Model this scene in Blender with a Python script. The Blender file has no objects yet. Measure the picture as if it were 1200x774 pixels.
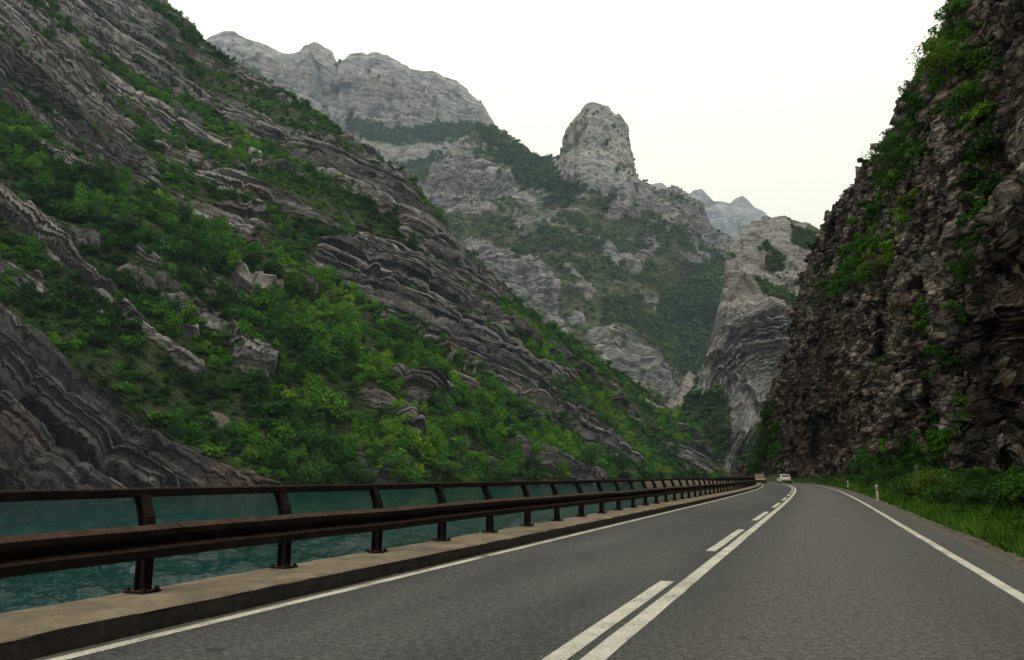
import bpy, math, random
import numpy as np
np.seterr(all='ignore')
R = math.radians
random.seed(7)
RNG = np.random.default_rng(11)
scene = bpy.context.scene
COL = scene.collection

# ------------------------------------------------------------------ camera
EYE, F, HORIZON = 1.2, 850.0, 558.0
PITCH = math.atan((HORIZON - 387) / F)
cam = bpy.data.cameras.new("camera")
cam_o = bpy.data.objects.new("camera", cam)
COL.objects.link(cam_o)
cam_o.location = (0, 0, EYE)
cam_o.rotation_euler = (R(90) + PITCH, 0, 0)
cam.sensor_width = 36
cam.lens = 36 * F / 1200
cam.clip_start = 0.1
cam.clip_end = 20000
scene.camera = cam_o

# ------------------------------------------------------------------ overcast light
SUN_EL, SUN_AZ = 50.0, 148.0          # azimuth clockwise from +Y
world = bpy.data.worlds.new("World")
scene.world = world
world.use_nodes = True
wt = world.node_tree
wt.nodes.clear()
wo = wt.nodes.new("ShaderNodeOutputWorld")
bg = wt.nodes.new("ShaderNodeBackground")
bg.inputs["Strength"].default_value = 0.15
sky = wt.nodes.new("ShaderNodeTexSky")
sky.sky_type = 'NISHITA'
sky.sun_disc = False
sky.sun_elevation = R(SUN_EL)
sky.sun_rotation = R(SUN_AZ)
mixc = wt.nodes.new("ShaderNodeMix")
mixc.data_type = 'RGBA'
mixc.inputs["Factor"].default_value = 0.9
mixc.inputs["B"].default_value = (13.0, 12.1, 9.7, 1)     # thick white cloud cover
wt.links.new(sky.outputs["Color"], mixc.inputs["A"])
tc = wt.nodes.new("ShaderNodeTexCoord")                     # overcast sky: brighter towards the zenith
sx = wt.nodes.new("ShaderNodeSeparateXYZ")
wt.links.new(tc.outputs["Generated"], sx.inputs[0])
mr = wt.nodes.new("ShaderNodeMapRange")
mr.inputs["From Min"].default_value = 0.0
mr.inputs["From Max"].default_value = 1.0
mr.inputs["To Min"].default_value = 0.62
mr.inputs["To Max"].default_value = 1.5
wt.links.new(sx.outputs["Z"], mr.inputs["Value"])
mm = wt.nodes.new("ShaderNodeMix")
mm.data_type = 'RGBA'; mm.blend_type = 'MULTIPLY'
mm.inputs["Factor"].default_value = 1.0
wt.links.new(mixc.outputs["Result"], mm.inputs["A"])
wt.links.new(mr.outputs["Result"], mm.inputs["B"])
wt.links.new(mm.outputs["Result"], bg.inputs["Color"])
wt.links.new(bg.outputs["Background"], wo.inputs["Surface"])
sun = bpy.data.lights.new("sun", 'SUN')
sun.energy = 1.5
sun.angle = R(20)
sun.color = (1, 0.96, 0.9)
sun_o = bpy.data.objects.new("sun", sun)
COL.objects.link(sun_o)
sun_o.rotation_euler = (R(90 - SUN_EL), 0, R(180 - SUN_AZ))
scene.view_settings.view_transform = 'Standard'
scene.view_settings.look = 'None'
scene.view_settings.gamma = 1
scene.view_settings.use_curve_mapping = False
scene.view_settings.exposure = -0.3
scene.cycles.use_denoising = True
scene.cycles.max_bounces = 4
scene.cycles.diffuse_bounces = 1
scene.cycles.volume_bounces = 0

# ------------------------------------------------------------------ camera <-> world
CP, SP = math.cos(PITCH), math.sin(PITCH)
def at(u, v, Y):
    """world point on the sight line of photo pixel (u, v) at forward distance Y"""
    u = np.asarray(u, float); v = np.asarray(v, float); Y = np.asarray(Y, float)
    x = (u - 600) / F; up = (387 - v) / F
    fy = CP - up * SP; fz = SP + up * CP
    t = Y / fy
    return np.stack(np.broadcast_arrays(x * t, Y, EYE + fz * t), -1)
def pix(P):
    X, Y, Z = P[..., 0], P[..., 1], P[..., 2] - EYE
    fw = Y * CP + Z * SP
    up = -Y * SP + Z * CP
    fw = np.where(fw < 1, 1, fw)
    return 600 + F * X / fw, 387 - F * up / fw

# ------------------------------------------------------------------ noise
def h3(i, j, k, seed):
    u = np.uint32
    n = i.astype(u) * u(374761393) + j.astype(u) * u(668265263) + k.astype(u) * u(2246822519) + u((seed * 144269504) & 0xFFFFFFFF)
    n = (n ^ (n >> u(13))) * u(1274126177)
    n = (n ^ (n >> u(16))) * u(2246822519)
    return ((n ^ (n >> u(15))) & u(0xFFFFFF)).astype(np.float32) / np.float32(0xFFFFFF)
def vnoise(p, seed=0):
    i = np.floor(p); f = p - i
    f = f * f * f * (f * (f * 6 - 15) + 10)
    i = i.astype(np.int64); f = f.astype(np.float32)
    out = 0
    for dx in (0, 1):
        wx = f[..., 0] if dx else 1 - f[..., 0]
        for dy in (0, 1):
            wy = f[..., 1] if dy else 1 - f[..., 1]
            for dz in (0, 1):
                wz = f[..., 2] if dz else 1 - f[..., 2]
                out = out + wx * wy * wz * h3(i[..., 0] + dx, i[..., 1] + dy, i[..., 2] + dz, seed)
    return out * 2 - 1
ROT = np.array([[0.36, 0.48, -0.8], [-0.8, 0.6, 0.0], [0.48, 0.64, 0.6]])
def fbm(p, octv=5, seed=0, gain=0.5, ridged=False):
    a, s, out = 1.0, 0.0, 0
    q = p @ ROT
    for o in range(octv):
        n = vnoise(q, seed + o * 17)
        if ridged:
            n = 1 - 2 * np.abs(n)
        out = out + a * n
        s += a
        a *= gain
        q = (q * 2.03) @ ROT
    return out / s
def sstep(a, b, x):
    t = np.clip((x - a) / (b - a), 0, 1)
    return t * t * (3 - 2 * t)
def blocks(BB, BA, th, ln, seed):
    """bedded rock: every layer and every block in a layer stands out by its own amount"""
    b = BB / th
    k = np.floor(b); fr = b - k
    z = np.zeros_like(k)
    a = BA / (ln * th) + 9 * h3(k, z, z, seed)
    j = np.floor(a); fa = a - j
    off = 0.62 * h3(k, z, z, seed + 1) + 0.38 * h3(k, j, z, seed + 2)
    crack = 1 - sstep(0, 0.22, np.minimum(fr, 1 - fr))
    crack2 = 1 - sstep(0, 0.09, np.minimum(fa, 1 - fa))
    return off * 2 - 1 - 1.0 * crack - 0.5 * crack2
def worley(p, seed):
    """angular boulders: returns the random level of the nearest cell and the distance to its edge"""
    i0 = np.floor(p).astype(np.int64)
    d1 = np.full(p.shape[:-1], 9.0); d2 = d1.copy(); lev = np.zeros(p.shape[:-1]); tilt = np.zeros(p.shape[:-1])
    for dx in (-1, 0, 1):
        for dy in (-1, 0, 1):
            for dz in (-1, 0, 1):
                c = i0 + np.array([dx, dy, dz])
                a, b, e = c[..., 0], c[..., 1], c[..., 2]
                o = np.stack([h3(a, b, e, seed), h3(a, b, e, seed + 1), h3(a, b, e, seed + 2)], -1)
                r = p - (c + o)
                d = np.sqrt((r * r).sum(-1))
                l = h3(a, b, e, seed + 3)
                g = np.stack([h3(a, b, e, seed + 4), h3(a, b, e, seed + 5), h3(a, b, e, seed + 6)], -1) * 2 - 1
                tl = (r * g).sum(-1)
                near = d < d1
                d2 = np.where(near, d1, np.minimum(d2, d))
                lev = np.where(near, l, lev); tilt = np.where(near, tl, tilt)
                d1 = np.where(near, d, d1)
    return lev * 2 - 1 + 1.1 * tilt, d2 - d1

# ------------------------------------------------------------------ patches traced in the photograph's pixels, kept as a map on the slope
MU0, MV0, MST = -640, -800, 4
MW, MH = 580, 420
gu, gv = np.meshgrid(MU0 + MST * np.arange(MW), MV0 + MST * np.arange(MH))
def seg_dist(poly, closed):
    pts = np.array(poly, float)
    n = len(pts)
    d = np.full(gu.shape, 1e9)
    for i in range(n if closed else n - 1):
        a, b = pts[i], pts[(i + 1) % n]
        ab = b - a
        t = np.clip(((gu - a[0]) * ab[0] + (gv - a[1]) * ab[1]) / (ab @ ab + 1e-9), 0, 1)
        d = np.minimum(d, np.hypot(gu - a[0] - t * ab[0], gv - a[1] - t * ab[1]))
    if closed:
        ins = np.zeros(gu.shape, bool)
        for i in range(n):
            a, b = pts[i], pts[(i + 1) % n]
            if a[1] == b[1]:
                continue
            c = ((a[1] > gv) != (b[1] > gv)) & (gu < (b[0] - a[0]) * (gv - a[1]) / (b[1] - a[1]) + a[0])
            ins ^= c
        d = np.where(ins, -d, d)
    return d
def field(polys=(), strokes=(), soft=8.0):
    """0..1 map: inside polygons [(pts, weight)] and round strokes [(pts, half width, weight)]"""
    m = np.zeros(gu.shape)
    for pts, w in polys:
        m = np.maximum(m, w * np.clip(0.5 - seg_dist(pts, True) / soft, 0, 1))
    for pts, hw, w in strokes:
        m = np.maximum(m, w * np.clip(0.5 - (seg_dist(pts, False) - hw) / soft, 0, 1))
    return m
def sample(m, u, v):
    x = np.clip((u - MU0) / MST, 0, MW - 1.001); y = np.clip((v - MV0) / MST, 0, MH - 1.001)
    i = x.astype(int); j = y.astype(int); fx = x - i; fy = y - j
    return (m[j, i] * (1 - fx) * (1 - fy) + m[j, i + 1] * fx * (1 - fy) + m[j + 1, i] * (1 - fx) * fy + m[j + 1, i + 1] * fx * fy)

# ------------------------------------------------------------------ node helpers
def new_mat(name):
    m = bpy.data.materials.new(name)
    m.use_nodes = True
    nt = m.node_tree
    b = nt.nodes["Principled BSDF"]
    b.inputs["Roughness"].default_value = 0.9
    b.inputs["Specular IOR Level"].default_value = 0.25
    return m, nt, b
def N(nt, kind, **kw):
    n = nt.nodes.new(kind)
    for k, v in kw.items():
        setattr(n, k, v)
    return n
def L(nt, a, b):
    nt.links.new(a, b)
def ramp(nt, src, stops):
    r = N(nt, "ShaderNodeValToRGB")
    e = r.color_ramp.elements
    while len(e) < len(stops):
        e.new(0.5)
    for el, (p, c) in zip(e, stops):
        el.position = p
        el.color = (c, c, c, 1) if isinstance(c, (int, float)) else (*c, 1)
    L(nt, src, r.inputs["Fac"])
    return r.outputs["Color"]
def noise(nt, vec, scale, detail=6, rough=0.6):
    n = N(nt, "ShaderNodeTexNoise")
    n.inputs["Scale"].default_value = scale
    n.inputs["Detail"].default_value = detail
    n.inputs["Roughness"].default_value = rough
    if vec is not None:
        L(nt, vec, n.inputs["Vector"])
    return n.outputs["Fac"]
def mix(nt, f, a, b, mode='MIX'):
    m = N(nt, "ShaderNodeMix", data_type='RGBA', blend_type=mode)
    for s, x in (("Factor", f), ("A", a), ("B", b)):
        if isinstance(x, (int, float)):
            m.inputs[s].default_value = x if s == "Factor" else (x, x, x, 1)
        elif isinstance(x, tuple):
            m.inputs[s].default_value = (*x, 1)
        else:
            L(nt, x, m.inputs[s])
    return m.outputs["Result"]
def math_(nt, op, a, b=0.0, clamp=False):
    m = N(nt, "ShaderNodeMath", operation=op, use_clamp=clamp)
    for i, x in enumerate((a, b)):
        if isinstance(x, (int, float)):
            m.inputs[i].default_value = x
        else:
            L(nt, x, m.inputs[i])
    return m.outputs[0]
def bump(nt, b, height, strength, dist):
    n = N(nt, "ShaderNodeBump")
    n.inputs["Strength"].default_value = strength
    n.inputs["Distance"].default_value = dist
    L(nt, height, n.inputs["Height"])
    L(nt, n.outputs["Normal"], b.inputs["Normal"])
def attr(nt, name, kind='GEOMETRY'):
    a = N(nt, "ShaderNodeAttribute", attribute_type=kind, attribute_name=name)
    return a.outputs["Fac"]
def pos(nt):
    return N(nt, "ShaderNodeNewGeometry").outputs["Position"]
def scaled(nt, vec, s):
    m = N(nt, "ShaderNodeMapping")
    m.inputs["Scale"].default_value = s
    L(nt, vec, m.inputs["Vector"])
    return m.outputs["Vector"]

def rock_material(name, layered, th, along, joint_w, cell_w, lo, hi, warm, veg_a, veg_b, px):
    """bedded limestone with soil and low plants between; px = metres that one fine detail covers"""
    m, nt, b = new_mat(name)
    P = pos(nt)
    cx = N(nt, "ShaderNodeCombineXYZ")
    for i, (nm, sc) in enumerate((("bed_up", 1 / th), ("bed_along", along / th), ("bed_across", along / th))):
        L(nt, math_(nt, 'MULTIPLY', attr(nt, nm), sc), cx.inputs[i])
    bed = noise(nt, cx.outputs["Vector"], 1.6, 7, 0.65)
    if layered:
        # long thin beds, each with its own shade, broken by cross joints
        up = math_(nt, 'MULTIPLY', attr(nt, "bed_up"), 1 / th)
        wob = math_(nt, 'ADD', math_(nt, 'MULTIPLY', noise(nt, P, 0.10 / th, 3, 0.5), 0.8), math_(nt, 'MULTIPLY', noise(nt, P, 0.9 / th, 4, 0.65), 0.38))
        W = math_(nt, 'ADD', up, wob)
        def v1(w, feature, sc):
            q = N(nt, "ShaderNodeTexVoronoi", voronoi_dimensions='1D', feature=feature)
            q.inputs["Scale"].default_value = sc
            L(nt, w, q.inputs["W"])
            return q
        def shade_of(q):
            c = N(nt, "ShaderNodeSeparateColor"); L(nt, q.outputs["Color"], c.inputs[0]); return c.outputs[0]
        lay = shade_of(v1(W, 'F1', 1.0))
        thin = shade_of(v1(W, 'F1', 2.7))
        e1 = ramp(nt, v1(W, 'DISTANCE_TO_EDGE', 1.0).outputs["Distance"], [(0.05, 0.0), (0.20, 1.0)])
        e2 = ramp(nt, v1(W, 'DISTANCE_TO_EDGE', 2.7).outputs["Distance"], [(0.05, 0.0), (0.24, 1.0)])
        A = math_(nt, 'ADD', math_(nt, 'MULTIPLY', attr(nt, "bed_along"), along / th), math_(nt, 'ADD', math_(nt, 'MULTIPLY', lay, 37.0), math_(nt, 'MULTIPLY', noise(nt, P, 0.5 / th, 4, 0.6), 1.2)))
        blk_ = shade_of(v1(A, 'F1', 1.0))
        e3 = ramp(nt, v1(A, 'DISTANCE_TO_EDGE', 1.0).outputs["Distance"], [(0.01, 0.0), (0.06, 1.0)])
        gap = ramp(nt, noise(nt, cx.outputs["Vector"], 0.35, 4, 0.65), [(0.36, 0.0), (0.54, 1.0)])     # joints open only here and there
        joint = math_(nt, 'MULTIPLY', mix(nt, gap, 1.0, e2), mix(nt, ramp(nt, gap, [(0, 0.55), (1, 1.0)]), 1.0, math_(nt, 'MULTIPLY', e1, mix(nt, 0.6, 1.0, e3))))
        cell = math_(nt, 'ADD', math_(nt, 'MULTIPLY', lay, 0.45), math_(nt, 'ADD', math_(nt, 'MULTIPLY', blk_, 0.35), math_(nt, 'MULTIPLY', thin, 0.2)))
    else:
        cs = N(nt, "ShaderNodeVectorMath", operation='MULTIPLY')
        L(nt, cx.outputs["Vector"], cs.inputs[0]); cs.inputs[1].default_value = (1.5, 4.2, 4.2)
        vo = N(nt, "ShaderNodeTexVoronoi", feature='F1'); ve = N(nt, "ShaderNodeTexVoronoi", feature='DISTANCE_TO_EDGE')
        vo.inputs["Scale"].default_value = 1.0; ve.inputs["Scale"].default_value = 1.0
        jn = N(nt, "ShaderNodeTexNoise"); jn.inputs["Scale"].default_value = 1.3; jn.inputs["Detail"].default_value = 5
        L(nt, cs.outputs["Vector"], jn.inputs["Vector"])
        ja = N(nt, "ShaderNodeVectorMath", operation='MULTIPLY_ADD')
        L(nt, jn.outputs["Color"], ja.inputs[0]); ja.inputs[1].default_value = (0.9, 0.9, 0.9); L(nt, cs.outputs["Vector"], ja.inputs[2])
        L(nt, ja.outputs["Vector"], vo.inputs["Vector"]); L(nt, ja.outputs["Vector"], ve.inputs["Vector"])
        cellv = N(nt, "ShaderNodeSeparateColor"); L(nt, vo.outputs["Color"], cellv.inputs[0])
        cell = cellv.outputs[0]
        joint = ramp(nt, ve.outputs["Distance"], [(0.0, 0.0), (0.10, 1.0)])
    big = noise(nt, P, 0.6 / (th * 8), 4, 0.55)
    fine = noise(nt, P, 1 / px, 6, 0.7)
    col = ramp(nt, bed, [(0.25, lo), (0.45, tuple((a + c) * 0.5 for a, c in zip(lo, hi))), (0.62, hi), (0.8, tuple(min(1, x * 1.3) for x in hi))])
    col = mix(nt, ramp(nt, big, [(0.38, 0.0), (0.68, 0.75)]), col, warm)
    col = mix(nt, 0.55, col, ramp(nt, fine, [(0.25, 0.35), (0.7, 1.15)]), 'MULTIPLY')
    lay_a = attr(nt, "layering")
    col = mix(nt, math_(nt, 'MULTIPLY', lay_a, cell_w), col, ramp(nt, cell, [(0.2, 0.3), (0.8, 1.6)]), 'MULTIPLY')
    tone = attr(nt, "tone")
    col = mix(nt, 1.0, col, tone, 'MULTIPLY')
    # soil, lichen and small plants lodged in the bedding joints
    col = mix(nt, math_(nt, 'MULTIPLY', math_(nt, 'SUBTRACT', 1.0, joint), math_(nt, 'MULTIPLY', lay_a, joint_w)), col, tuple(x * 0.3 for x in lo))
    st = scaled(nt, P, (0.5 / px, 0.5 / px, 0.06 / px))
    streak = noise(nt, st, 0.7, 4, 0.6)
    col = mix(nt, ramp(nt, streak, [(0.52, 0.0), (0.72, 0.6)]), col, tuple(x * 0.35 for x in lo))
    rust = attr(nt, "rust")
    col = mix(nt, math_(nt, 'MULTIPLY', rust, ramp(nt, fine, [(0.3, 0.3), (0.6, 1.0)])), col, (0.17, 0.095, 0.055))
    vegc = mix(nt, ramp(nt, noise(nt, P, 0.25 / px, 5, 0.65), [(0.35, 0.0), (0.65, 1.0)]), veg_a, veg_b)
    vegc = mix(nt, 0.7, vegc, ramp(nt, fine, [(0.3, 0.3), (0.7, 1.3)]), 'MULTIPLY')
    veg = attr(nt, "veg")
    vm = ramp(nt, math_(nt, 'ADD', veg, math_(nt, 'MULTIPLY', math_(nt, 'SUBTRACT', math_(nt, 'ADD', math_(nt, 'MULTIPLY', noise(nt, P, 0.5 / px, 6, 0.75), 0.5), math_(nt, 'MULTIPLY', noise(nt, cx.outputs["Vector"], 0.7, 6, 0.7), 0.5)), 0.5), 1.9)), [(0.42, 0.0), (0.58, 1.0)])
    col = mix(nt, vm, col, vegc)
    scree = attr(nt, "scree")
    col = mix(nt, scree, col, mix(nt, fine, (0.17, 0.15, 0.125), (0.36, 0.33, 0.29)))
    L(nt, col, b.inputs["Base Color"])
    hgt = math_(nt, 'ADD', math_(nt, 'ADD', math_(nt, 'MULTIPLY', bed, 1.1), math_(nt, 'MULTIPLY', fine, 0.5)), math_(nt, 'ADD', math_(nt, 'MULTIPLY', math_(nt, 'MULTIPLY', cell, lay_a), 2.0 * cell_w), math_(nt, 'MULTIPLY', math_(nt, 'MULTIPLY', joint, lay_a), 1.6 * joint_w)))
    bump(nt, b, hgt, 1.0, px * 1.1)
    return m

# ------------------------------------------------------------------ mesh helpers
def tag(o, label=None, cat=None, group=None, kind=None):
    for k, v in (("label", label), ("category", cat), ("group", group), ("kind", kind)):
        if v:
            o[k] = v
    return o
def link_mesh(name, me, mat=None, parent=None):
    o = bpy.data.objects.new(name, me)
    COL.objects.link(o)
    if mat is not None:
        me.materials.append(mat)
    if parent is not None:
        o.parent = parent
    return o
def np_mesh(name, V, FQ, smooth=False, attrs=None):
    """V (n,3), FQ (m,k) faces of k corners"""
    V = np.asarray(V, np.float32).reshape(-1, 3); FQ = np.asarray(FQ, np.int32)
    k = FQ.shape[1]
    me = bpy.data.meshes.new(name)
    me.vertices.add(len(V)); me.vertices.foreach_set("co", V.ravel())
    me.loops.add(FQ.size); me.loops.foreach_set("vertex_index", FQ.ravel())
    me.polygons.add(len(FQ)); me.polygons.foreach_set("loop_start", np.arange(0, FQ.size, k, dtype=np.int32))
    if smooth:
        me.polygons.foreach_set("use_smooth", np.ones(len(FQ), bool))
    for nm, a in (attrs or {}).items():
        at_ = me.attributes.new(nm, 'FLOAT', 'POINT')
        at_.data.foreach_set("value", np.asarray(a, np.float32).ravel())
    me.update(calc_edges=True)
    me.validate()
    return me
def grid_faces(n, m, flip=False):
    i = np.arange((n - 1) * (m - 1)); r = i // (m - 1); c = i % (m - 1)
    a = r * m + c
    q = np.stack([a, a + 1, a + m + 1, a + m], -1)
    return q[:, ::-1] if flip else q
class MB:
    """collects boxes, tubes, lofts for ONE mesh object"""
    def __init__(self):
        self.v, self.f = [], []
    def add(self, vs, fs):
        o = len(self.v)
        self.v += [tuple(map(float, p)) for p in vs]
        self.f += [tuple(i + o for i in f) for f in fs]
    def box(self, c, s, rz=0.0):
        cx, cy, cz = c; x, y, z = (q / 2 for q in s)
        ca, sa = math.cos(rz), math.sin(rz)
        vs = []
        for dz in (-z, z):
            for dx, dy in ((-x, -y), (x, -y), (x, y), (-x, y)):
                vs.append((cx + dx * ca - dy * sa, cy + dx * sa + dy * ca, cz + dz))
        self.add(vs, [(3, 2, 1, 0), (4, 5, 6, 7), (0, 1, 5, 4), (1, 2, 6, 5), (2, 3, 7, 6), (3, 0, 4, 7)])
    def loft(self, rings, cap=True, closed=True):
        n = len(rings[0]); vs = [p for r in rings for p in r]; fs = []
        for i in range(len(rings) - 1):
            for j in range(n if closed else n - 1):
                k = (j + 1) % n
                fs.append((i * n + j, i * n + k, (i + 1) * n + k, (i + 1) * n + j))
        if cap:
            fs.append(tuple(range(n))[::-1]); fs.append(tuple((len(rings) - 1) * n + j for j in range(n)))
        self.add(vs, fs)
    def tube(self, pts, rad, seg=6):
        rings = []
        pts = [np.array(p, float) for p in pts]
        for i, p in enumerate(pts):
            d = pts[min(i + 1, len(pts) - 1)] - pts[max(i - 1, 0)]
            d /= np.linalg.norm(d) + 1e-9
            a = np.cross(d, (0.31, 0.9, 0.21)); a /= np.linalg.norm(a); b = np.cross(d, a)
            rr = rad[i] if hasattr(rad, '__len__') else rad
            rings.append([p + rr * (math.cos(t) * a + math.sin(t) * b) for t in np.linspace(0, 2 * math.pi, seg, endpoint=False)])
        self.loft(rings)
    def mesh(self, name, smooth=False):
        me = bpy.data.meshes.new(name)
        me.from_pydata(self.v, [], self.f)
        if smooth:
            for p in me.polygons:
                p.use_smooth = True
        me.update()
        return me
    def build(self, name, mat, parent=None, smooth=False, bevel=0):
        o = link_mesh(name, self.mesh(name, smooth), mat, parent)
        if bevel:
            bv = o.modifiers.new("bevel", 'BEVEL'); bv.width = bevel; bv.segments = 2; bv.limit_method = 'ANGLE'
        return o
def empty(name, loc, rz=0.0):
    o = bpy.data.objects.new(name, None)
    COL.objects.link(o)
    o.location = loc; o.rotation_euler = (0, 0, rz)
    o.empty_display_size = 0.3
    return o
def copy_tree(o, parent=None):
    c = o.copy(); COL.objects.link(c)
    if parent is not None:
        c.parent = parent
    for ch in list(o.children):
        copy_tree(ch, c)
    return c

# ------------------------------------------------------------------ the road's line
S = np.linspace(-40, 260, 1201)
HEAD = np.radians(np.interp(S, [30, 60, 90, 105, 125, 158], [22.5, 21.5, 19.6, 18.2, 11.0, 0.0]))
ds = S[1] - S[0]
RX = np.concatenate([[0], np.cumsum(np.sin((HEAD[1:] + HEAD[:-1]) / 2) * ds)])
RY = np.concatenate([[0], np.cumsum(np.cos((HEAD[1:] + HEAD[:-1]) / 2) * ds)])
D0 = 1.48
RX += -D0 * math.cos(HEAD[0]) - np.interp(0, S, RX); RY += D0 * math.sin(HEAD[0]) - np.interp(0, S, RY)
def road(s, lat, z=0.0):
    s, lat, z = np.broadcast_arrays(np.asarray(s, float), np.asarray(lat, float), np.asarray(z, float))
    h = np.interp(s, S, HEAD)
    return np.stack([np.interp(s, S, RX) + lat * np.cos(h), np.interp(s, S, RY) - lat * np.sin(h), z], -1)
def heading(s):
    return float(np.interp(s, S, HEAD))
def strip(name, s0, s1, prof, mat, step=1.0, parent=None, jit=None, attrs=None):
    """extrude a (lateral, z) profile along the road"""
    ss = np.arange(s0, s1 + 1e-6, step)
    pr = np.array(prof, float)
    V = road(ss[:, None], pr[None, :, 0], pr[None, :, 1])
    if jit is not None:
        V = jit(V, ss, pr)
    me = np_mesh(name, V, grid_faces(len(ss), len(pr), True), False)
    return link_mesh(name, me, mat, parent)

# ------------------------------------------------------------------ big faces of the gorge
def lerp_row(row, us):
    r = np.array(row, float)
    return np.interp(us, r[:, 0], r[:, 1])
def surface(rows, counts):
    out = []
    for k in range(len(rows) - 1):
        t = np.linspace(0, 1, counts[k], endpoint=False)[:, None, None]
        out.append(rows[k] * (1 - t) + rows[k + 1] * t)
    out.append(rows[-1][None])
    return np.concatenate(out, 0)
def blur_rows(P, n, lock=None):
    for _ in range(n):
        Q = P.copy()
        Q[1:-1] = 0.25 * P[:-2] + 0.5 * P[1:-1] + 0.25 * P[2:]
        P = Q
    return P
def normals(P, toward):
    du = np.gradient(P, axis=1); dv = np.gradient(P, axis=0)
    n = np.cross(du, dv)
    n /= np.linalg.norm(n, axis=-1, keepdims=True) + 1e-9
    if (n * toward).sum(-1).mean() < 0:
        n = -n
    return n
def resample_rows(P, n, world_w):
    """spread each row's points evenly over what the row spans, so that faces turned across the row get points too"""
    uu, vv = pix(P)
    m = np.hypot(np.diff(uu, axis=1), np.diff(vv, axis=1)).clip(0, 40) + world_w * np.linalg.norm(np.diff(P, axis=1), axis=-1)
    for _ in range(12):
        m[1:-1] = 0.25 * m[:-2] + 0.5 * m[1:-1] + 0.25 * m[2:]
    c = np.concatenate([np.zeros((P.shape[0], 1)), np.cumsum(m, axis=1)], 1)
    Q = np.empty((P.shape[0], n, 3))
    for i in range(P.shape[0]):
        x = np.linspace(0, c[i, -1], n)
        for k in range(3):
            Q[i, :, k] = np.interp(x, c[i], P[i, :, k])
    return Q
def unit(v):
    v = np.asarray(v, float)
    return v / np.linalg.norm(v)

# ================================================================== SETTING
def atz(u, Y, z):
    u = np.asarray(u, float)
    fw = Y * CP + (z - EYE) * SP
    return np.stack(np.broadcast_arrays((u - 600) / F * fw, Y, z), -1)

# ---- leaves -------------------------------------------------------
def leaf_material(name, stops, instanced):
    m, nt, b = new_mat(name)
    sh = attr(nt, "shade")
    if instanced:
        t = attr(nt, "tint", 'INSTANCER')
        f = math_(nt, 'ADD', math_(nt, 'MULTIPLY', t, 0.8), math_(nt, 'MULTIPLY', sh, 0.2))
    else:
        f = sh
    col = ramp(nt, f, stops)
    n = len(stops)
    L(nt, col, b.inputs["Base Color"])
    b.inputs["Roughness"].default_value = 0.75
    b.inputs["Specular IOR Level"].default_value = 0.15
    tr = N(nt, "ShaderNodeBsdfTranslucent")
    L(nt, mix(nt, 1.0, col, (1.0, 1.2, 0.5), 'MULTIPLY'), tr.inputs["Color"])
    ms = N(nt, "ShaderNodeMixShader")
    ms.inputs["Fac"].default_value = 0.25
    L(nt, b.outputs["BSDF"], ms.inputs[1]); L(nt, tr.outputs["BSDF"], ms.inputs[2])
    L(nt, ms.outputs["Shader"], nt.nodes["Material Output"].inputs["Surface"])
    return m
GREEN = [(0.0, (0.005, 0.020, 0.004)), (0.3, (0.016, 0.064, 0.005)), (0.55, (0.046, 0.158, 0.007)), (0.8, (0.115, 0.240, 0.010)), (1.0, (0.165, 0.25, 0.014))]
M_SCATTER = leaf_material("hillside_leaves", GREEN, True)
M_FARLEAF = leaf_material("far_leaves", [(0, (0.030, 0.066, 0.024)), (0.5, (0.066, 0.125, 0.034)), (1, (0.135, 0.15, 0.048))], True)
bark, bnt, bb = new_mat("bark")
L(bnt, ramp(bnt, noise(bnt, scaled(bnt, pos(bnt), (6, 6, 1.5)), 2, 5), [(0.3, (0.02, 0.016, 0.012)), (0.7, (0.09, 0.075, 0.06))]), bb.inputs["Base Color"])

def leaf_cloud(rng, lobes, n, size, flat=0.55):
    """many leaf-sized rhombs spread through the shell of several lobes; returns V, F, shade"""
    lobes = np.array(lobes, float)                       # x y z rx ry rz
    w = lobes[:, 3] * lobes[:, 4] + lobes[:, 5] ** 2
    k = rng.choice(len(lobes), n, p=w / w.sum())
    d = rng.normal(size=(n, 3)); d /= np.linalg.norm(d, axis=1, keepdims=True)
    d[:, 2] = np.where(d[:, 2] < -0.35, -d[:, 2], d[:, 2])
    r = 1 - np.abs(rng.normal(0, 0.22, n)).clip(0, 0.8)
    r = r * (1 + 0.12 * rng.normal(size=n))
    c = lobes[k, :3] + d * lobes[k, 3:6] * r[:, None]
    nn = d * 0.8 + rng.normal(0, 0.55, (n, 3)); nn[:, 2] += 0.35
    nn /= np.linalg.norm(nn, axis=1, keepdims=True)
    t = np.cross(nn, rng.normal(size=(n, 3))); t /= np.linalg.norm(t, axis=1, keepdims=True)
    bt = np.cross(nn, t)
    s = size * rng.uniform(0.6, 1.35, n)[:, None]
    V = np.stack([c - t * s, c + bt * s * flat + nn * s * 0.12, c + t * s, c - bt * s * flat + nn * s * 0.12], 1).reshape(-1, 3)
    Fq = np.arange(4 * n).reshape(n, 4)
    sh = np.clip(0.5 + 0.22 * rng.normal(size=n) + 0.25 * (rng.random(len(lobes))[k] - 0.5), 0, 1)
    return V, Fq, np.repeat(sh, 4)
def random_lobes(rng, w, h, n, base=0.25):
    out = []
    for i in range(n):
        a = rng.uniform(0, 2 * math.pi); rr = w * 0.36 * math.sqrt(rng.random())
        z = h * rng.uniform(base, 0.78)
        q = rng.uniform(0.15, 0.34)
        out.append((rr * math.cos(a), rr * math.sin(a), z, w * q, w * q * rng.uniform(0.8, 1.1), h * q * rng.uniform(0.7, 1.0)))
    return out
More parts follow.
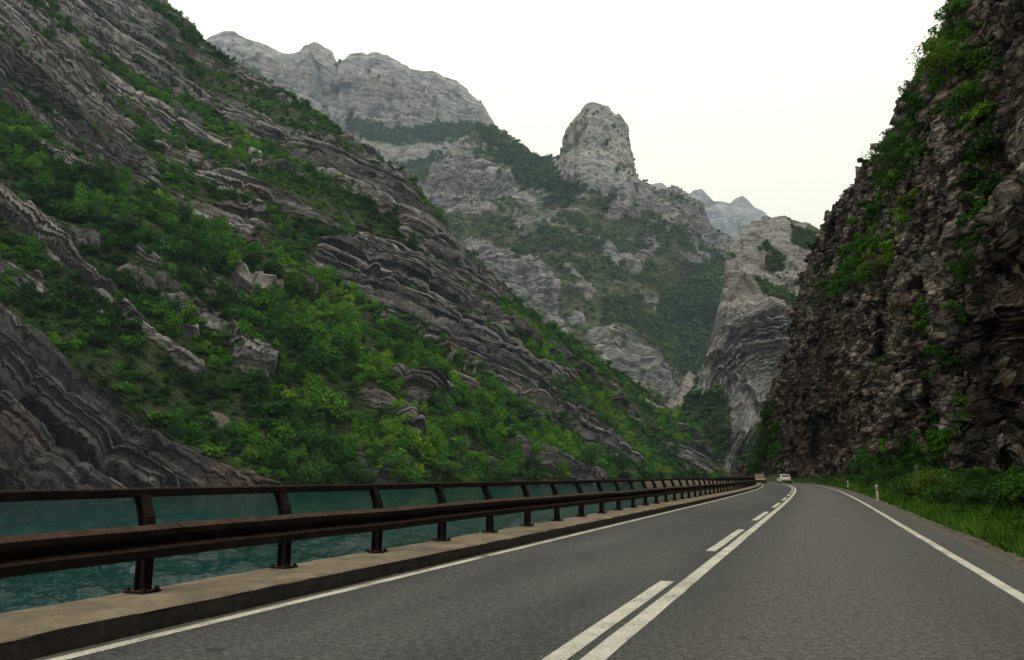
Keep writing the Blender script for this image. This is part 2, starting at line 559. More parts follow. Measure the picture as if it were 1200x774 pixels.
def proto_collection(name, mat, w, h, nl, leaves, size, variants=5, base=0.25):
    c = bpy.data.collections.new(name)
    for k in range(variants):
        rng = np.random.default_rng(100 + k)
        V, Fq, sh = leaf_cloud(rng, random_lobes(rng, w, h, nl + k % 3, base), leaves, size)
        me = np_mesh(name, V, Fq, False, {"shade": sh})
        me.materials.append(mat)
        c.objects.link(bpy.data.objects.new(name, me))
    return c
def scatter(name, P, scl, tint, coll, label, cat, rng):
    me = bpy.data.meshes.new(name)
    n = len(P)
    me.vertices.add(n); me.vertices.foreach_set("co", np.asarray(P, np.float32).ravel())
    a = me.attributes.new("scl", 'FLOAT_VECTOR', 'POINT')
    s3 = np.stack([scl * rng.uniform(0.8, 1.25, n), scl * rng.uniform(0.8, 1.25, n), scl * rng.uniform(0.75, 1.3, n)], -1)
    a.data.foreach_set("vector", s3.astype(np.float32).ravel())
    a = me.attributes.new("rot", 'FLOAT_VECTOR', 'POINT')
    r3 = np.stack([rng.normal(0, 0.12, n), rng.normal(0, 0.12, n), rng.uniform(0, 6.28, n)], -1)
    a.data.foreach_set("vector", r3.astype(np.float32).ravel())
    a = me.attributes.new("var", 'INT', 'POINT')
    a.data.foreach_set("value", rng.integers(0, len(coll.objects), n).astype(np.int32))
    a = me.attributes.new("tint", 'FLOAT', 'POINT')
    a.data.foreach_set("value", np.asarray(tint, np.float32))
    ng = bpy.data.node_groups.new(name, 'GeometryNodeTree')
    ng.interface.new_socket("Geometry", in_out='INPUT', socket_type='NodeSocketGeometry')
    ng.interface.new_socket("Geometry", in_out='OUTPUT', socket_type='NodeSocketGeometry')
    gi = ng.nodes.new("NodeGroupInput"); go = ng.nodes.new("NodeGroupOutput")
    ip = ng.nodes.new("GeometryNodeInstanceOnPoints")
    ci = ng.nodes.new("GeometryNodeCollectionInfo")
    ci.inputs["Collection"].default_value = coll
    ci.inputs["Separate Children"].default_value = True
    ci.inputs["Reset Children"].default_value = True
    ip.inputs["Pick Instance"].default_value = True
    def named(nm, ty):
        q = ng.nodes.new("GeometryNodeInputNamedAttribute"); q.data_type = ty; q.inputs["Name"].default_value = nm
        return q.outputs["Attribute"]
    ng.links.new(gi.outputs[0], ip.inputs["Points"])
    ng.links.new(ci.outputs[0], ip.inputs["Instance"])
    ng.links.new(named("var", 'INT'), ip.inputs["Instance Index"])
    ng.links.new(named("rot", 'FLOAT_VECTOR'), ip.inputs["Rotation"])
    ng.links.new(named("scl", 'FLOAT_VECTOR'), ip.inputs["Scale"])
    ng.links.new(ip.outputs[0], go.inputs[0])
    o = link_mesh(name, me)
    md = o.modifiers.new("scatter", 'NODES'); md.node_group = ng
    return tag(o, label, cat, None, 'stuff')
def pick_points(P, dens, n, rng, sink=0.0):
    """n random spots on a grid surface, by area times density"""
    a = P[:-1, :-1]; e1 = P[:-1, 1:] - a; e2 = P[1:, :-1] - a
    area = np.linalg.norm(np.cross(e1, e2), axis=-1)
    w = (area * dens[:-1, :-1]).ravel()
    k = rng.choice(w.size, n, p=w / w.sum())
    f = rng.random((2, n, 1))
    q = a.reshape(-1, 3)[k] + e1.reshape(-1, 3)[k] * f[0] + e2.reshape(-1, 3)[k] * f[1]
    q[:, 2] -= sink
    return q, k

# ---- ground, water -------------------------------------------------
gm, gnt, gb = new_mat("valley_ground")
L(gnt, ramp(gnt, noise(gnt, pos(gnt), 0.05, 6), [(0.35, (0.02, 0.035, 0.012)), (0.65, (0.06, 0.07, 0.03))]), gb.inputs["Base Color"])
me = np_mesh("ground", [(-2380, -680, -7), (2880, -680, -7), (2880, 5480, -7), (-2380, 5480, -7)], [(0, 1, 2, 3)])
tag(link_mesh("ground", me, gm), "dark green valley floor below the gorge", "ground", None, 'structure')

wm, wnt, wb = new_mat("river_water")
wp = pos(wnt)
w1 = noise(wnt, scaled(wnt, wp, (0.55, 1.1, 1)), 1.2, 5, 0.65)
w2 = noise(wnt, scaled(wnt, wp, (0.9, 0.5, 1)), 0.5, 3, 0.5)
wh = math_(wnt, 'ADD', w1, math_(wnt, 'MULTIPLY', w2, 0.8))
L(wnt, ramp(wnt, noise(wnt, wp, 0.05, 3), [(0.3, (0.0005, 0.019, 0.020)), (0.7, (0.001, 0.034, 0.034))]), wb.inputs["Base Color"])
wb.inputs["Roughness"].default_value = 0.06
wb.inputs["IOR"].default_value = 1.33
wb.inputs["Specular IOR Level"].default_value = 0.22
bump(wnt, wb, wh, 0.7, 0.25)
WATER_Z = -2.2
gu_ = np.linspace(-420, 980, 900); gy = 1 / np.linspace(1 / 3.2, 1 / 420.0, 420)
Pw = atz(gu_[None], gy[:, None], WATER_Z)
far_ = Pw[..., 1]
ripple = 0
for wl_, am_, sd in ((0.5, 0.11, 1), (1.1, 0.27, 2), (2.4, 0.36, 3), (6.0, 0.28, 4), (13.0, 0.25, 5)):
    q2 = np.stack([(Pw[..., 0] * 0.92 + Pw[..., 1] * 0.39) / (wl_ * 1.9), (Pw[..., 1] * 0.92 - Pw[..., 0] * 0.39) / wl_, 0 * far_], -1)
    vis = sstep(1.6, 0.5, far_ * far_ / (F * 3.0) / wl_ * 0.9)
    ripple = ripple + am_ * (0.25 + 0.75 * vis) * fbm(q2, 3, 40 + sd, ridged=True)
Pw[..., 2] += ripple
me = np_mesh("river", Pw, grid_faces(*Pw.shape[:2]), True)
tag(link_mesh("river", me, wm), "rippled teal river filling the bottom of the gorge", "river", None, 'structure')
me = np_mesh("river_bed", [(-500, -200, WATER_Z - 2.4), (320, -200, WATER_Z - 2.4), (320, 640, WATER_Z - 2.4), (-500, 640, WATER_Z - 2.4)], [(0, 1, 2, 3)])
tag(link_mesh("river_bed", me, wm), "dark teal depth of the river under its ripples", "river", None, 'structure')

# ---- left mountainside ---------------------------------------------
us = np.arange(-560, 905, 1.3)
fY = lerp_row([(-600, 70), (-300, 100), (0, 135), (300, 160), (500, 200), (650, 262), (750, 330), (830, 400), (905, 470)], us)
crest = [(-600, -700, 520), (-300, -330, 500), (0, -130, 490), (120, -42, 483), (185, 0, 478), (212, 20, 468), (228, 42, 460), (242, 56, 455), (270, 76, 447), (300, 92, 440), (345, 112, 428), (385, 138, 415), (415, 168, 405), (450, 190, 395), (480, 216, 385), (512, 250, 379), (540, 288, 375), (575, 325, 374), (610, 358, 375), (650, 385, 379), (700, 420, 390), (740, 446, 402), (765, 466, 412), (800, 492, 425), (840, 522, 450), (870, 547, 465), (905, 562, 476)]
cv = lerp_row([(a, b) for a, b, c in crest], us); cy = lerp_row([(a, c) for a, b, c in crest], us)
foot0 = atz(us, fY - 4, -6.5); foot = atz(us, fY, WATER_Z - 0.3); top = at(us, cv, cy)
back = top + np.array([-8, 30, 0]) ; back[:, 2] = top[:, 2] - np.minimum(9, 0.5 * np.abs(top[:, 2]))
back2 = top + np.array([-70, 330, 0]); back2[:, 2] = -8
t = (np.linspace(0, 1, 860) ** 1.35)[:, None, None]
P = np.concatenate([np.linspace(0, 1, 6, endpoint=False)[:, None, None] * (foot - foot0)[None] + foot0[None], foot[None] * (1 - t) + top[None] * t,
                    surface([top, back, back2], [14, 25])[1:]], 0)
TT = np.concatenate([np.zeros(6), t[:, 0, 0], np.linspace(1, 1.2, P.shape[0] - 866)])[:, None]
P_FACE = P.copy()
TOWARD = unit((0.75, -0.65, 0.6))
Nn = normals(P, TOWARD)
amp = 1 - 0.55 * sstep(0.7, 1.0, TT)
P = P + Nn * (amp * (8 * fbm(P / 110, 3, 3) + 1.3 * fbm(P / 30, 3, 5)))[..., None]
a0, a1 = at(0, 105, 300), at(190, 224, 290)
bdir_ = unit(a1 - a0)
NB1_ = unit(np.cross(bdir_, unit((-0.6, 0.8, 0.12))))
rock1 = field(
    polys=[
        ([(-300, -200), (26, -10), (30, 30), (80, 78), (140, 140), (185, 198), (192, 226), (170, 222), (140, 208), (108, 176), (70, 152), (30, 112), (-300, -60)], 1),
        ([(50, -60), (140, -60), (170, 20), (195, 55), (215, 85), (240, 110), (290, 135), (330, 150), (400, 165), (440, 185), (480, 222), (540, 290), (602, 356), (560, 345), (530, 325), (490, 290), (460, 265), (420, 230), (360, 195), (310, 170), (260, 140), (200, 110), (150, 80), (110, 45), (70, 20)], 1),
        ([(180, 165), (215, 178), (285, 205), (350, 235), (395, 262), (402, 274), (340, 256), (285, 232), (230, 208), (195, 190)], 0.95),
        ([(196, 218), (290, 245), (330, 290), (322, 302), (280, 287), (240, 272), (208, 242)], 0.75),
        ([(375, 285), (410, 285), (432, 305), (425, 265), (480, 290), (520, 322), (560, 350), (590, 375), (602, 400), (642, 440), (662, 478), (700, 500), (732, 518), (752, 545), (715, 540), (660, 508), (630, 490), (600, 460), (560, 440), (530, 415), (500, 400), (470, 375), (440, 350), (400, 330), (368, 308)], 1),
        ([(-400, 230), (-60, 330), (0, 378), (40, 400), (80, 428), (130, 455), (160, 483), (200, 510), (250, 540), (300, 552), (345, 585), (-400, 600)], 1),
        ([(770, 520), (830, 512), (872, 545), (860, 560), (800, 550)], 0.55),
        ([(640, 395), (720, 440), (760, 470), (750, 480), (690, 450), (640, 415)], 0.35),
    ],
    strokes=[
        ([(-60, 60), (0, 112), (40, 140), (70, 166), (118, 200)], 6, 0.95),
        ([(65, 57), (100, 85), (150, 120), (200, 140), (250, 165), (268, 172)], 9, 1),
        ([(130, -12), (180, 25), (215, 58), (250, 73), (300, 90), (340, 99), (400, 140), (420, 165)], 6, 1),
        ([(-60, 215), (0, 250), (50, 285), (80, 315), (120, 345), (160, 385), (190, 410), (232, 442)], 9, 1),
        ([(30, 248), (80, 275), (108, 288)], 7, 0.95),
        ([(148, 326), (190, 345), (220, 375), (260, 405), (305, 442)], 12, 1),
        ([(430, 462), (455, 480), (482, 506)], 8, 0.95),
        ([(455, 445), (490, 450), (526, 456)], 6, 0.9),
        ([(480, 460), (510, 474)], 7, 0.85), ([(530, 484), (558, 498)], 5, 0.8),
        ([(600, 520), (640, 545), (684, 562)], 10, 0.95),
        ([(632, 429), (674, 443)], 5, 0.9), ([(716, 450), (782, 488)], 3, 0.8),
        ([(140, 255), (190, 285)], 5, 0.8), ([(160, 300), (185, 312)], 6, 0.85), ([(540, 520), (580, 548)], 6, 0.6),
    ], soft=11)
band = fbm(np.stack([P @ unit((0.5, 0.5, 0.75)) / 16, P @ unit((0.7, -0.6, 0)) / 120, P[..., 1] / 120], -1), 3, 41)
u, v = pix(P)
wn = fbm(P / 26, 4, 9)
wn2 = fbm(P / 20, 4, 12)
rk = sample(rock1, u + 9 * wn, v + 8 * wn2)
outc = fbm(np.stack([P @ NB1_ / 7, P @ bdir_ / 26, (P @ np.cross(NB1_, bdir_)) / 26], -1), 4, 45)
rk = np.maximum(rk, 0.9 * sstep(0.27, 0.40, outc))
off = sstep(-40, -120, u)
rk = np.maximum(rk, off * sstep(0.05, 0.3, band))
rk = np.clip(rk * 1.15 - 0.45 * sstep(0.15, 0.5, fbm(P / 14, 4, 77)) * (rk < 0.999) - 0.25 * sstep(0.2, 0.5, -band), 0, 1)
warp = 1.6 * fbm(P / 70, 3, 21)
wfold = sstep(60, 380, u - 0.35 * (v - 300))            # the beds lie flatter towards the right
g0, g1 = at(380, 250, 360), at(560, 318, 372)
gdir = unit(g1 - g0)
NG = unit(np.cross(gdir, unit((-0.55, 0.83, 0.10)))); NG = NG if NG[2] > 0 else -NG
NA = NB1_ if NB1_[2] > 0 else -NB1_
PC = 0.3 * P + 0.7 * P_FACE - at(230, 260, 330)      # the beds run nearly straight across the bumps
BB = (PC @ NA) * (1 - wfold) + (PC @ NG) * wfold + 2.2 * warp
BA = PC @ unit(bdir_ + gdir); BC = PC @ unit(np.cross(NA + NG, bdir_ + gdir))
def bedded(tb, ta, octv, seed, **kw):
    return fbm(np.stack([BB / tb, BA / ta, BC / ta], -1), octv, seed, **kw)
dist = np.hypot(P[..., 0], P[..., 1])
big = blocks(BB, BA, 10.5, 5.0, 31)
mid = blocks(BB, BA, 3.4, 7.0, 37)
nearA = sstep(480, 240, dist)
disp = rk * (3.6 + 3.2 * big + 2.5 * mid + 1.1 * bedded(2.6, 15, 4, 51)) + (1 - rk) * 1.4 * fbm(P / 10, 3, 53)
disp = disp - 4.0 * rk * sstep(0.12, 0.45, bedded(7, 48, 4, 61))
small = blocks(BB, BA, 1.5, 2.6, 43)
disp = disp + rk * nearA * 0.9 * small
strips = field(strokes=[([(-60, 215), (0, 250), (50, 285), (80, 315), (120, 345), (160, 385), (190, 410), (232, 442)], 10, 1), ([(30, 248), (80, 275), (108, 288)], 6, 1), ([(148, 326), (190, 345), (220, 375), (260, 405), (305, 442)], 11, 1), ([(430, 462), (455, 480), (482, 506)], 7, 0.8), ([(455, 445), (490, 450), (526, 456)], 5, 0.8), ([(600, 520), (640, 545), (684, 562)], 9, 0.8), ([(632, 429), (674, 443)], 4, 0.8), ([(-60, 60), (0, 112), (40, 140), (70, 166), (118, 200)], 6, 0.8)], soft=9)
disp = disp + 2.4 * sample(strips, u + 5 * wn, v + 5 * wn2)      # ribs of rock standing clear of the scrub
P1 = P + Nn * disp[..., None]
rk1 = rk
rust = sstep(0.25, 0.6, fbm(P / 22, 3, 71)) * 0.45 * sstep(420, 200, dist)
darkz = field(polys=[([(-400, 230), (-60, 330), (0, 378), (60, 415), (160, 483), (250, 540), (345, 585), (-400, 620)], 1), ([(-200, -60), (20, 60), (100, 130), (175, 205), (160, 222), (70, 160), (-200, 60)], 0.8)], soft=50)
tone1 = 1 - 0.62 * sample(darkz, u + 12 * wn, v + 12 * wn2)       # shade painted into the tone: lower-left beds and the upper outcrop's underside
M_ROCK1 = rock_material("left_limestone", True, 2.5, 0.22, 0.95, 0.85, (0.026, 0.026, 0.027), (0.33, 0.327, 0.325), (0.15, 0.14, 0.132), (0.010, 0.024, 0.006), (0.045, 0.070, 0.016), 1.3)
me = np_mesh("left_mountainside", P1, grid_faces(*P1.shape[:2]), False, {"bed_up": BB, "bed_along": BA, "bed_across": BC, "veg": 1 - rk, "rust": rust, "scree": np.zeros_like(rk), "tone": tone1, "layering": 1 - 0.15 * sample(darkz, u, v) * (u < 420) * (v > 300)})
tag(link_mesh("left_mountainside", me, M_ROCK1), "steep bedded limestone mountainside with green bands across the river", "mountainside", None, 'structure')

BIG = proto_collection("hill_broadleaf", M_SCATTER, 2.0, 2.5, 20, 1100, 0.085, base=0.2)
BUSH = proto_collection("hill_bush", M_SCATTER, 2.0, 1.7, 8, 260, 0.16)
TREE = proto_collection("hill_tree", M_SCATTER, 2.0, 2.8, 13, 520, 0.13, base=0.25)
rng = np.random.default_rng(5)
uu, vv = pix(P1)
clump = fbm(P1 / 22, 3, 91)
dens = sstep(0.5, 0.1, rk) * (0.35 + 0.65 * sstep(-0.35, 0.25, clump)) * (uu > -270) * (uu < 900) * (TT < 1.03) * (TT > 0.004)
grassy = field(polys=[([(210, 75), (300, 100), (400, 160), (360, 160), (260, 120)], 0.55), ([(300, 180), (440, 270), (470, 310), (400, 275), (320, 235)], 0.35)], soft=30)
dens = dens * (1 - sample(grassy, uu, vv)) + 0.75 * (rk > 0.5) * (uu > -270) * (TT < 1) * (TT > 0.01) * sstep(0.16, 0.4, bedded(4.5, 45, 4, 93))
q, k = pick_points(P1, dens, 42000, rng, 0.3)
qu, qv = pix(q)
lush = field(polys=[([(180, 240), (330, 320), (470, 400), (600, 480), (760, 560), (560, 580), (330, 570), (300, 440)], 1), ([(0, 160), (120, 220), (330, 330), (300, 430), (120, 330), (0, 230)], 0.8)], soft=60)
lu = sample(lush, qu, qv)
bright = field(polys=[([(330, 330), (420, 350), (480, 430), (560, 470), (590, 560), (500, 545), (420, 450), (330, 400)], 0.8), ([(640, 480), (740, 560), (560, 560)], 0.7), ([(600, 360), (700, 440), (860, 550), (740, 500), (640, 430)], 0.55), ([(180, 105), (420, 250), (470, 310), (380, 260), (200, 150)], 0.7), ([(560, 480), (720, 565), (540, 570)], 0.6), ([(0, 330), (120, 430), (90, 430), (0, 370)], 1.0), ([(30, 0), (60, 0), (160, 100), (90, 70)], 0.5)], soft=40)
br = sample(bright, qu, qv)
onr = rk[:-1, :-1].ravel()[k] > 0.5
sc = np.where(onr, 0.6, 1.0) * np.clip(rng.lognormal(-0.15, 0.5, len(q)), 0.35, 2.3) * (0.95 + 0.55 * lu)
tint = np.clip(0.35 + 0.38 * br + 0.34 * fbm(q / 12, 3, 15) + 0.45 * fbm(np.stack([(q - at(230, 260, 330)) @ unit(NA + NG) / 9, (q @ unit(bdir_ + gdir)) / 60, q[:, 1] / 90], -1), 3, 16) + rng.normal(0, 0.15, len(q)) + 0.03 * lu, 0, 1)
far = rng.random(len(q)) < 0.35 + 0.4 * lu
near_rock = rk[:-1, :-1]
near_rock = np.maximum.reduce([np.roll(near_rock, (i, j), (0, 1)) for i in (-14, 0, 14) for j in (-14, 0, 14)]).ravel()[k]
big_ = (rng.random(len(q)) < 0.045 * lu) & ~onr & (near_rock < 0.5)
scatter("hillside_broadleaf", q[big_] - np.array([0, 0, 0.5]), sc[big_] * 0 + rng.uniform(1.9, 3.3, big_.sum()), np.clip(tint[big_] + rng.normal(0, 0.08, big_.sum()), 0, 1), BIG, "tall leafy trees rising out of the scrub across the river", "woodland", rng)
keep_ = ~big_ & (rng.random(len(q)) > 0.22 * lu)
q, sc, tint, far = q[keep_], sc[keep_], tint[keep_], far[keep_]
scatter("hillside_trees", q[far], sc[far] * 0.95, tint[far], TREE, "mixed green trees covering the slope across the river", "woodland", rng)
scatter("hillside_bushes", q[~far], sc[~far], tint[~far], BUSH, "low green bushes between the rock bands across the river", "bushes", rng)

# ---- limestone massif with the pinnacle ------------------------------
K3 = 1.8                                  # the massif stands well over a kilometre off
us = np.arange(380, 905, 1.15)
ridge = [(380, 330), (480, 232), (500, 216), (520, 186), (540, 168), (555, 152), (575, 147), (600, 165), (620, 181), (640, 193), (655, 189), (663, 180), (667, 162), (672, 148), (680, 134), (688, 127), (696, 124), (706, 128), (716, 135), (726, 143), (731, 152), (735, 176), (738, 200), (743, 213), (760, 222), (775, 229), (790, 222), (800, 229), (815, 246), (830, 266), (850, 286), (905, 300)]
rv = lerp_row(ridge, us)
def mrow(v, Ys):
    return at(us, v, K3 * lerp_row(Ys, us))
rows = [at(us, 585, K3 * lerp_row([(350, 505), (600, 485), (700, 470), (790, 500), (905, 540)], us)),
        mrow(np.full_like(us, 480), [(350, 560), (600, 540), (700, 520), (760, 530), (800, 575), (905, 600)]),
        mrow(np.full_like(us, 380), [(350, 620), (600, 590), (680, 556), (740, 566), (800, 640), (905, 640)]),
        mrow(np.maximum(285, rv + 26), [(350, 690), (600, 645), (690, 630), (780, 660), (830, 705), (905, 700)]),
        mrow(np.maximum(232, rv + 10), [(350, 745), (600, 705), (660, 690), (690, 672), (735, 690), (800, 715), (905, 730)]),
        mrow(rv, [(350, 800), (600, 785), (640, 770), (663, 735), (695, 705), (735, 728), (750, 760), (905, 770)])]
b1 = rows[-1] + K3 * np.array([0, 45, -8.0]); b2 = rows[-1] + K3 * np.array([0, 380, 0]); b2[:, 2] = 10
P = surface(rows + [b1, b2], [105, 115, 105, 75, 115, 22, 22])
P = blur_rows(P, 4)
Nn = normals(P, unit((0.1, -0.8, 0.5)))
u, v = pix(P)
tr_ = np.linspace(0, 1, P.shape[0])[:, None]
keep = sstep(0.95, 0.85, np.abs(tr_ - 0.9) * 0 + tr_)
P = P + K3 * Nn * ((0.25 + 0.75 * sstep(0, 60, v - np.interp(u, us, rv))) * (20 * fbm(P / K3 / 130, 3, 103) + 8 * fbm(P / K3 / 45, 3, 105, ridged=True)))[..., None]
rock2 = field(polys=[
    ([(600, 235), (640, 205), (660, 170), (678, 118), (735, 118), (745, 205), (765, 222), (748, 238), (700, 235), (650, 240), (612, 245)], 1),
    ([(480, 230), (500, 208), (540, 160), (556, 185), (600, 200), (606, 225), (585, 250), (540, 255), (505, 250)], 1),
    ([(520, 268), (560, 280), (620, 300), (662, 330), (640, 372), (600, 352), (560, 320)], 0.95),
    ([(740, 218), (800, 218), (832, 258), (865, 290), (845, 305), (800, 275), (750, 248)], 0.95),
    ([(680, 392), (720, 372), (762, 390), (772, 420), (806, 446), (790, 468), (750, 462), (708, 420)], 1),
    ([(560, 245), (660, 240), (720, 250), (620, 275)], 0.55)],
    strokes=[([(735, 345), (765, 355)], 7, 0.85), ([(765, 370), (790, 385)], 8, 0.85), ([(640, 330), (625, 370), (660, 390)], 10, 0.8), ([(690, 350), (672, 385)], 9, 0.8), ([(800, 300), (830, 320)], 8, 0.6), ([(610, 300), (690, 310)], 6, 0.6), ([(740, 285), (790, 295)], 6, 0.5)], soft=14)
scr = field(polys=[([(808, 436), (816, 446), (802, 478), (788, 494), (776, 482), (794, 458)], 1)], soft=5)
u, v = pix(P)
wn, wn2 = fbm(P / K3 / 40, 4, 109), fbm(P / K3 / 32, 4, 111)
rk = sample(rock2, u + 13 * wn, v + 10 * wn2)
sp = fbm(P / K3 / 24, 5, 113)
rk = np.clip(np.maximum(rk, 0.85 * sstep(0.12, 0.34, sp)) - 0.5 * sstep(0.1, 0.4, fbm(P / K3 / 22, 4, 117)) * (v > 200), 0, 1)
forest = field(polys=[([(840, 300), (852, 330), (835, 410), (818, 440), (790, 430), (760, 390), (780, 350), (810, 330)], 1), ([(560, 150), (640, 195), (720, 235), (650, 240), (600, 205)], 0.7)], soft=16)
fo = sample(forest, u, v)
rk = rk * (1 - 0.85 * fo)
sc_ = sample(scr, u + 4 * wn, v)
rk = np.maximum(rk, sc_)
NB2 = unit((0.12, 0.25, 1.0)); BD2 = unit((1, 0.1, -0.12))
wa = 1.5 * fbm(P / K3 / 110, 3, 119) + 0.9 * sstep(400, 460, v) * np.sin(P[..., 0] / K3 / 26)
BB = P @ NB2 / K3 + 15 * wa; BA = P @ BD2 / K3; BC = P @ np.cross(NB2, BD2) / K3
lay3 = 1 - 0.85 * sample(field(polys=[([(630, 215), (655, 160), (675, 100), (740, 100), (755, 230), (700, 245)], 1)], soft=24), u, v)
wl, we = worley(P / K3 / np.array([15.0, 15.0, 26.0]), 121)
disp = rk * (1 - sc_) * (4 + lay3 * 2.6 * blocks(BB, BA, 15, 2.5, 123) + lay3 * 2.0 * blocks(BB, BA, 5, 2.5, 125) + 2.6 * wl + 2.0 * fbm(P / K3 / 14, 4, 127, ridged=True) + 3.6 * fbm(P / K3 / np.array([9.0, 9.0, 32.0]), 4, 128, ridged=True)) + (1 - rk) * 2.5 * fbm(P / K3 / 20, 3, 129)
cliffs = field(strokes=[([(620, 350), (630, 335), (645, 360)], 10, 1), ([(590, 330), (600, 320)], 7, 0.8), ([(540, 225), (590, 232)], 5, 0.5)], soft=10)
disp = disp - 9 * sample(cliffs, u + 6 * wn, v)
P2 = P + K3 * Nn * disp[..., None]
M_ROCK2 = rock_material("massif_limestone", True, 7.0, 0.3, 0.4, 0.5, (0.09, 0.09, 0.10), (0.42, 0.42, 0.42), (0.30, 0.28, 0.25), (0.045, 0.075, 0.024), (0.115, 0.115, 0.052), 5.0)
me = np_mesh("pinnacle_mountain", P2, grid_faces(*P2.shape[:2]), False, {"veg": 1 - rk, "bed_up": BB, "bed_along": BA, "bed_across": BC, "rust": 0 * rk, "scree": sc_, "tone": 0 * rk + 1, "layering": lay3})
tag(link_mesh("pinnacle_mountain", me, M_ROCK2), "grey limestone mountain with a blunt rock pinnacle at the head of the gorge", "mountain", None, 'structure')
FARB = proto_collection("far_bush", M_FARLEAF, 2.0, 1.9, 5, 90, 0.3, 4)
uu, vv = pix(P2)
dens = sstep(0.6, 0.2, rk) * (tr_ < 0.93) * (0.12 + 0.5 * sstep(-0.2, 0.3, fbm(P2 / K3 / 40, 3, 131)) + 1.8 * fo) * (vv < 560) + 0.02 * (tr_ < 0.9)
q, k = pick_points(P2, dens, 17000, rng, 0.5)
qu, qv = pix(q)
ff = sample(forest, qu, qv)
sc = np.clip(rng.lognormal(0.45, 0.4, len(q)), 0.6, 3.6) * (1 + 0.5 * ff)
scatter("mountain_woods", q, K3 * sc, np.clip(0.5 + 0.5 * fbm(q / K3 / 60, 3, 133) + rng.normal(0, 0.16, len(q)) - 0.30 * ff, 0, 1), FARB, "sparse dull green trees on the ledges below the pinnacle", "woodland", rng)

# ---- high plateau cliff behind, on the left ---------------------------
K4 = 1.8
us = np.arange(140, 700, 1.5)
ridge = [(140, 60), (200, 45), (235, 47), (248, 41), (262, 36), (275, 37), (288, 45), (302, 48), (318, 55), (335, 63), (352, 63), (360, 55), (368, 51), (378, 53), (388, 62), (394, 73), (402, 70), (410, 64), (425, 63), (440, 61), (452, 65), (468, 72), (480, 80), (492, 84), (505, 85), (520, 92), (535, 96), (548, 105), (560, 115), (570, 126), (577, 140), (592, 180), (625, 240), (700, 320)]
rv = lerp_row(ridge, us)
def prow(v, Y):
    return at(us, v, np.full_like(us, K4 * Y))
rows = [prow(np.full_like(us, 380), 930), prow(np.maximum(235, rv + 60), 985), prow(np.maximum(188, rv + 34), 1010), prow(np.maximum(158, rv + 22), 1075),
        prow(rv + np.where(us < 400, 14, 6), 1105), prow(rv, 1120)]
b1 = rows[-1] + K4 * np.array([0, 70, -14.0]); b2 = rows[-1] + K4 * np.array([0, 600, 0]); b2[:, 2] = 10
P = blur_rows(surface(rows + [b1, b2], [70, 60, 40, 110, 12, 14, 16]), 3)
Nn = normals(P, unit((0.1, -0.9, 0.4)))
tr_ = np.linspace(0, 1, P.shape[0])[:, None]
u, v = pix(P)
below = sstep(0, 40, v - np.interp(u, us, rv))
P = P + K4 * Nn * ((0.2 + 0.8 * below) * (16 * fbm(P / K4 / 150, 3, 203) + 12 * fbm(P / K4 / np.array([45, 45, 140.0]), 3, 205, ridged=True)))[..., None]
veg3 = field(polys=[([(400, 138), (470, 152), (560, 140), (585, 160), (560, 170), (500, 168), (440, 172), (410, 160)], 0.9), ([(465, 195), (520, 178), (545, 180), (500, 218), (472, 212)], 0.9), ([(230, 62), (300, 78), (330, 108), (300, 100), (240, 80)], 0.8), ([(575, 150), (640, 200), (560, 200)], 0.9)], soft=14)
u, v = pix(P)
wn = fbm(P / K4 / 60, 4, 209)
rk = np.clip(1 - sample(veg3, u + 10 * wn, v + 8 * wn) - 0.45 * sstep(0.15, 0.4, fbm(P / K4 / 40, 4, 213)), 0, 1)
NB3 = unit((0.25, 0.1, 1)); BD3 = unit((1, 0.1, -0.25))
BB = P @ NB3 / K4 + 30 * fbm(P / K4 / 160, 3, 219); BA = P @ BD3 / K4; BC = P @ np.cross(NB3, BD3) / K4
wl, we = worley(P / K4 / np.array([22.0, 30.0, 60.0]), 215)
disp = rk * (6 * wl + 2.6 * blocks(BB, BA, 30, 2, 217) + 1.6 * blocks(BB, BA, 8, 3, 221) + 7 * fbm(P / K4 / np.array([14, 14, 55.0]), 5, 223, ridged=True)) + (1 - rk) * 3 * fbm(P / K4 / 30, 3, 225)
P3 = P + K4 * Nn * ((0.35 + 0.65 * below) * disp)[..., None]
M_ROCK3 = rock_material("plateau_limestone", True, 16.0, 0.5, 0.18, 0.28, (0.09, 0.09, 0.10), (0.38, 0.38, 0.385), (0.25, 0.23, 0.21), (0.05, 0.085, 0.032), (0.095, 0.105, 0.045), 7.0)
me = np_mesh("plateau_mountain", P3, grid_faces(*P3.shape[:2]), False, {"bed_up": BB, "bed_along": BA, "bed_across": BC, "veg": 1 - rk, "rust": 0 * rk, "scree": 0 * rk, "tone": 0 * rk + 1, "layering": 0 * rk + 0.6})
tag(link_mesh("plateau_mountain", me, M_ROCK3), "long grey plateau cliff on the skyline left of the pinnacle", "mountain", None, 'structure')
dens = sstep(0.6, 0.2, rk) * (tr_ < 0.9)
q, k = pick_points(P3, dens, 3000, rng, 0.5)
scatter("plateau_woods", q, K4 * np.clip(rng.lognormal(0.8, 0.35, len(q)), 1, 4), np.clip(0.4 + 0.4 * fbm(q / K4 / 60, 3, 233) + rng.normal(0, 0.15, len(q)), 0, 1), FARB, "dull green trees on the ledges of the plateau cliff", "woodland", rng)

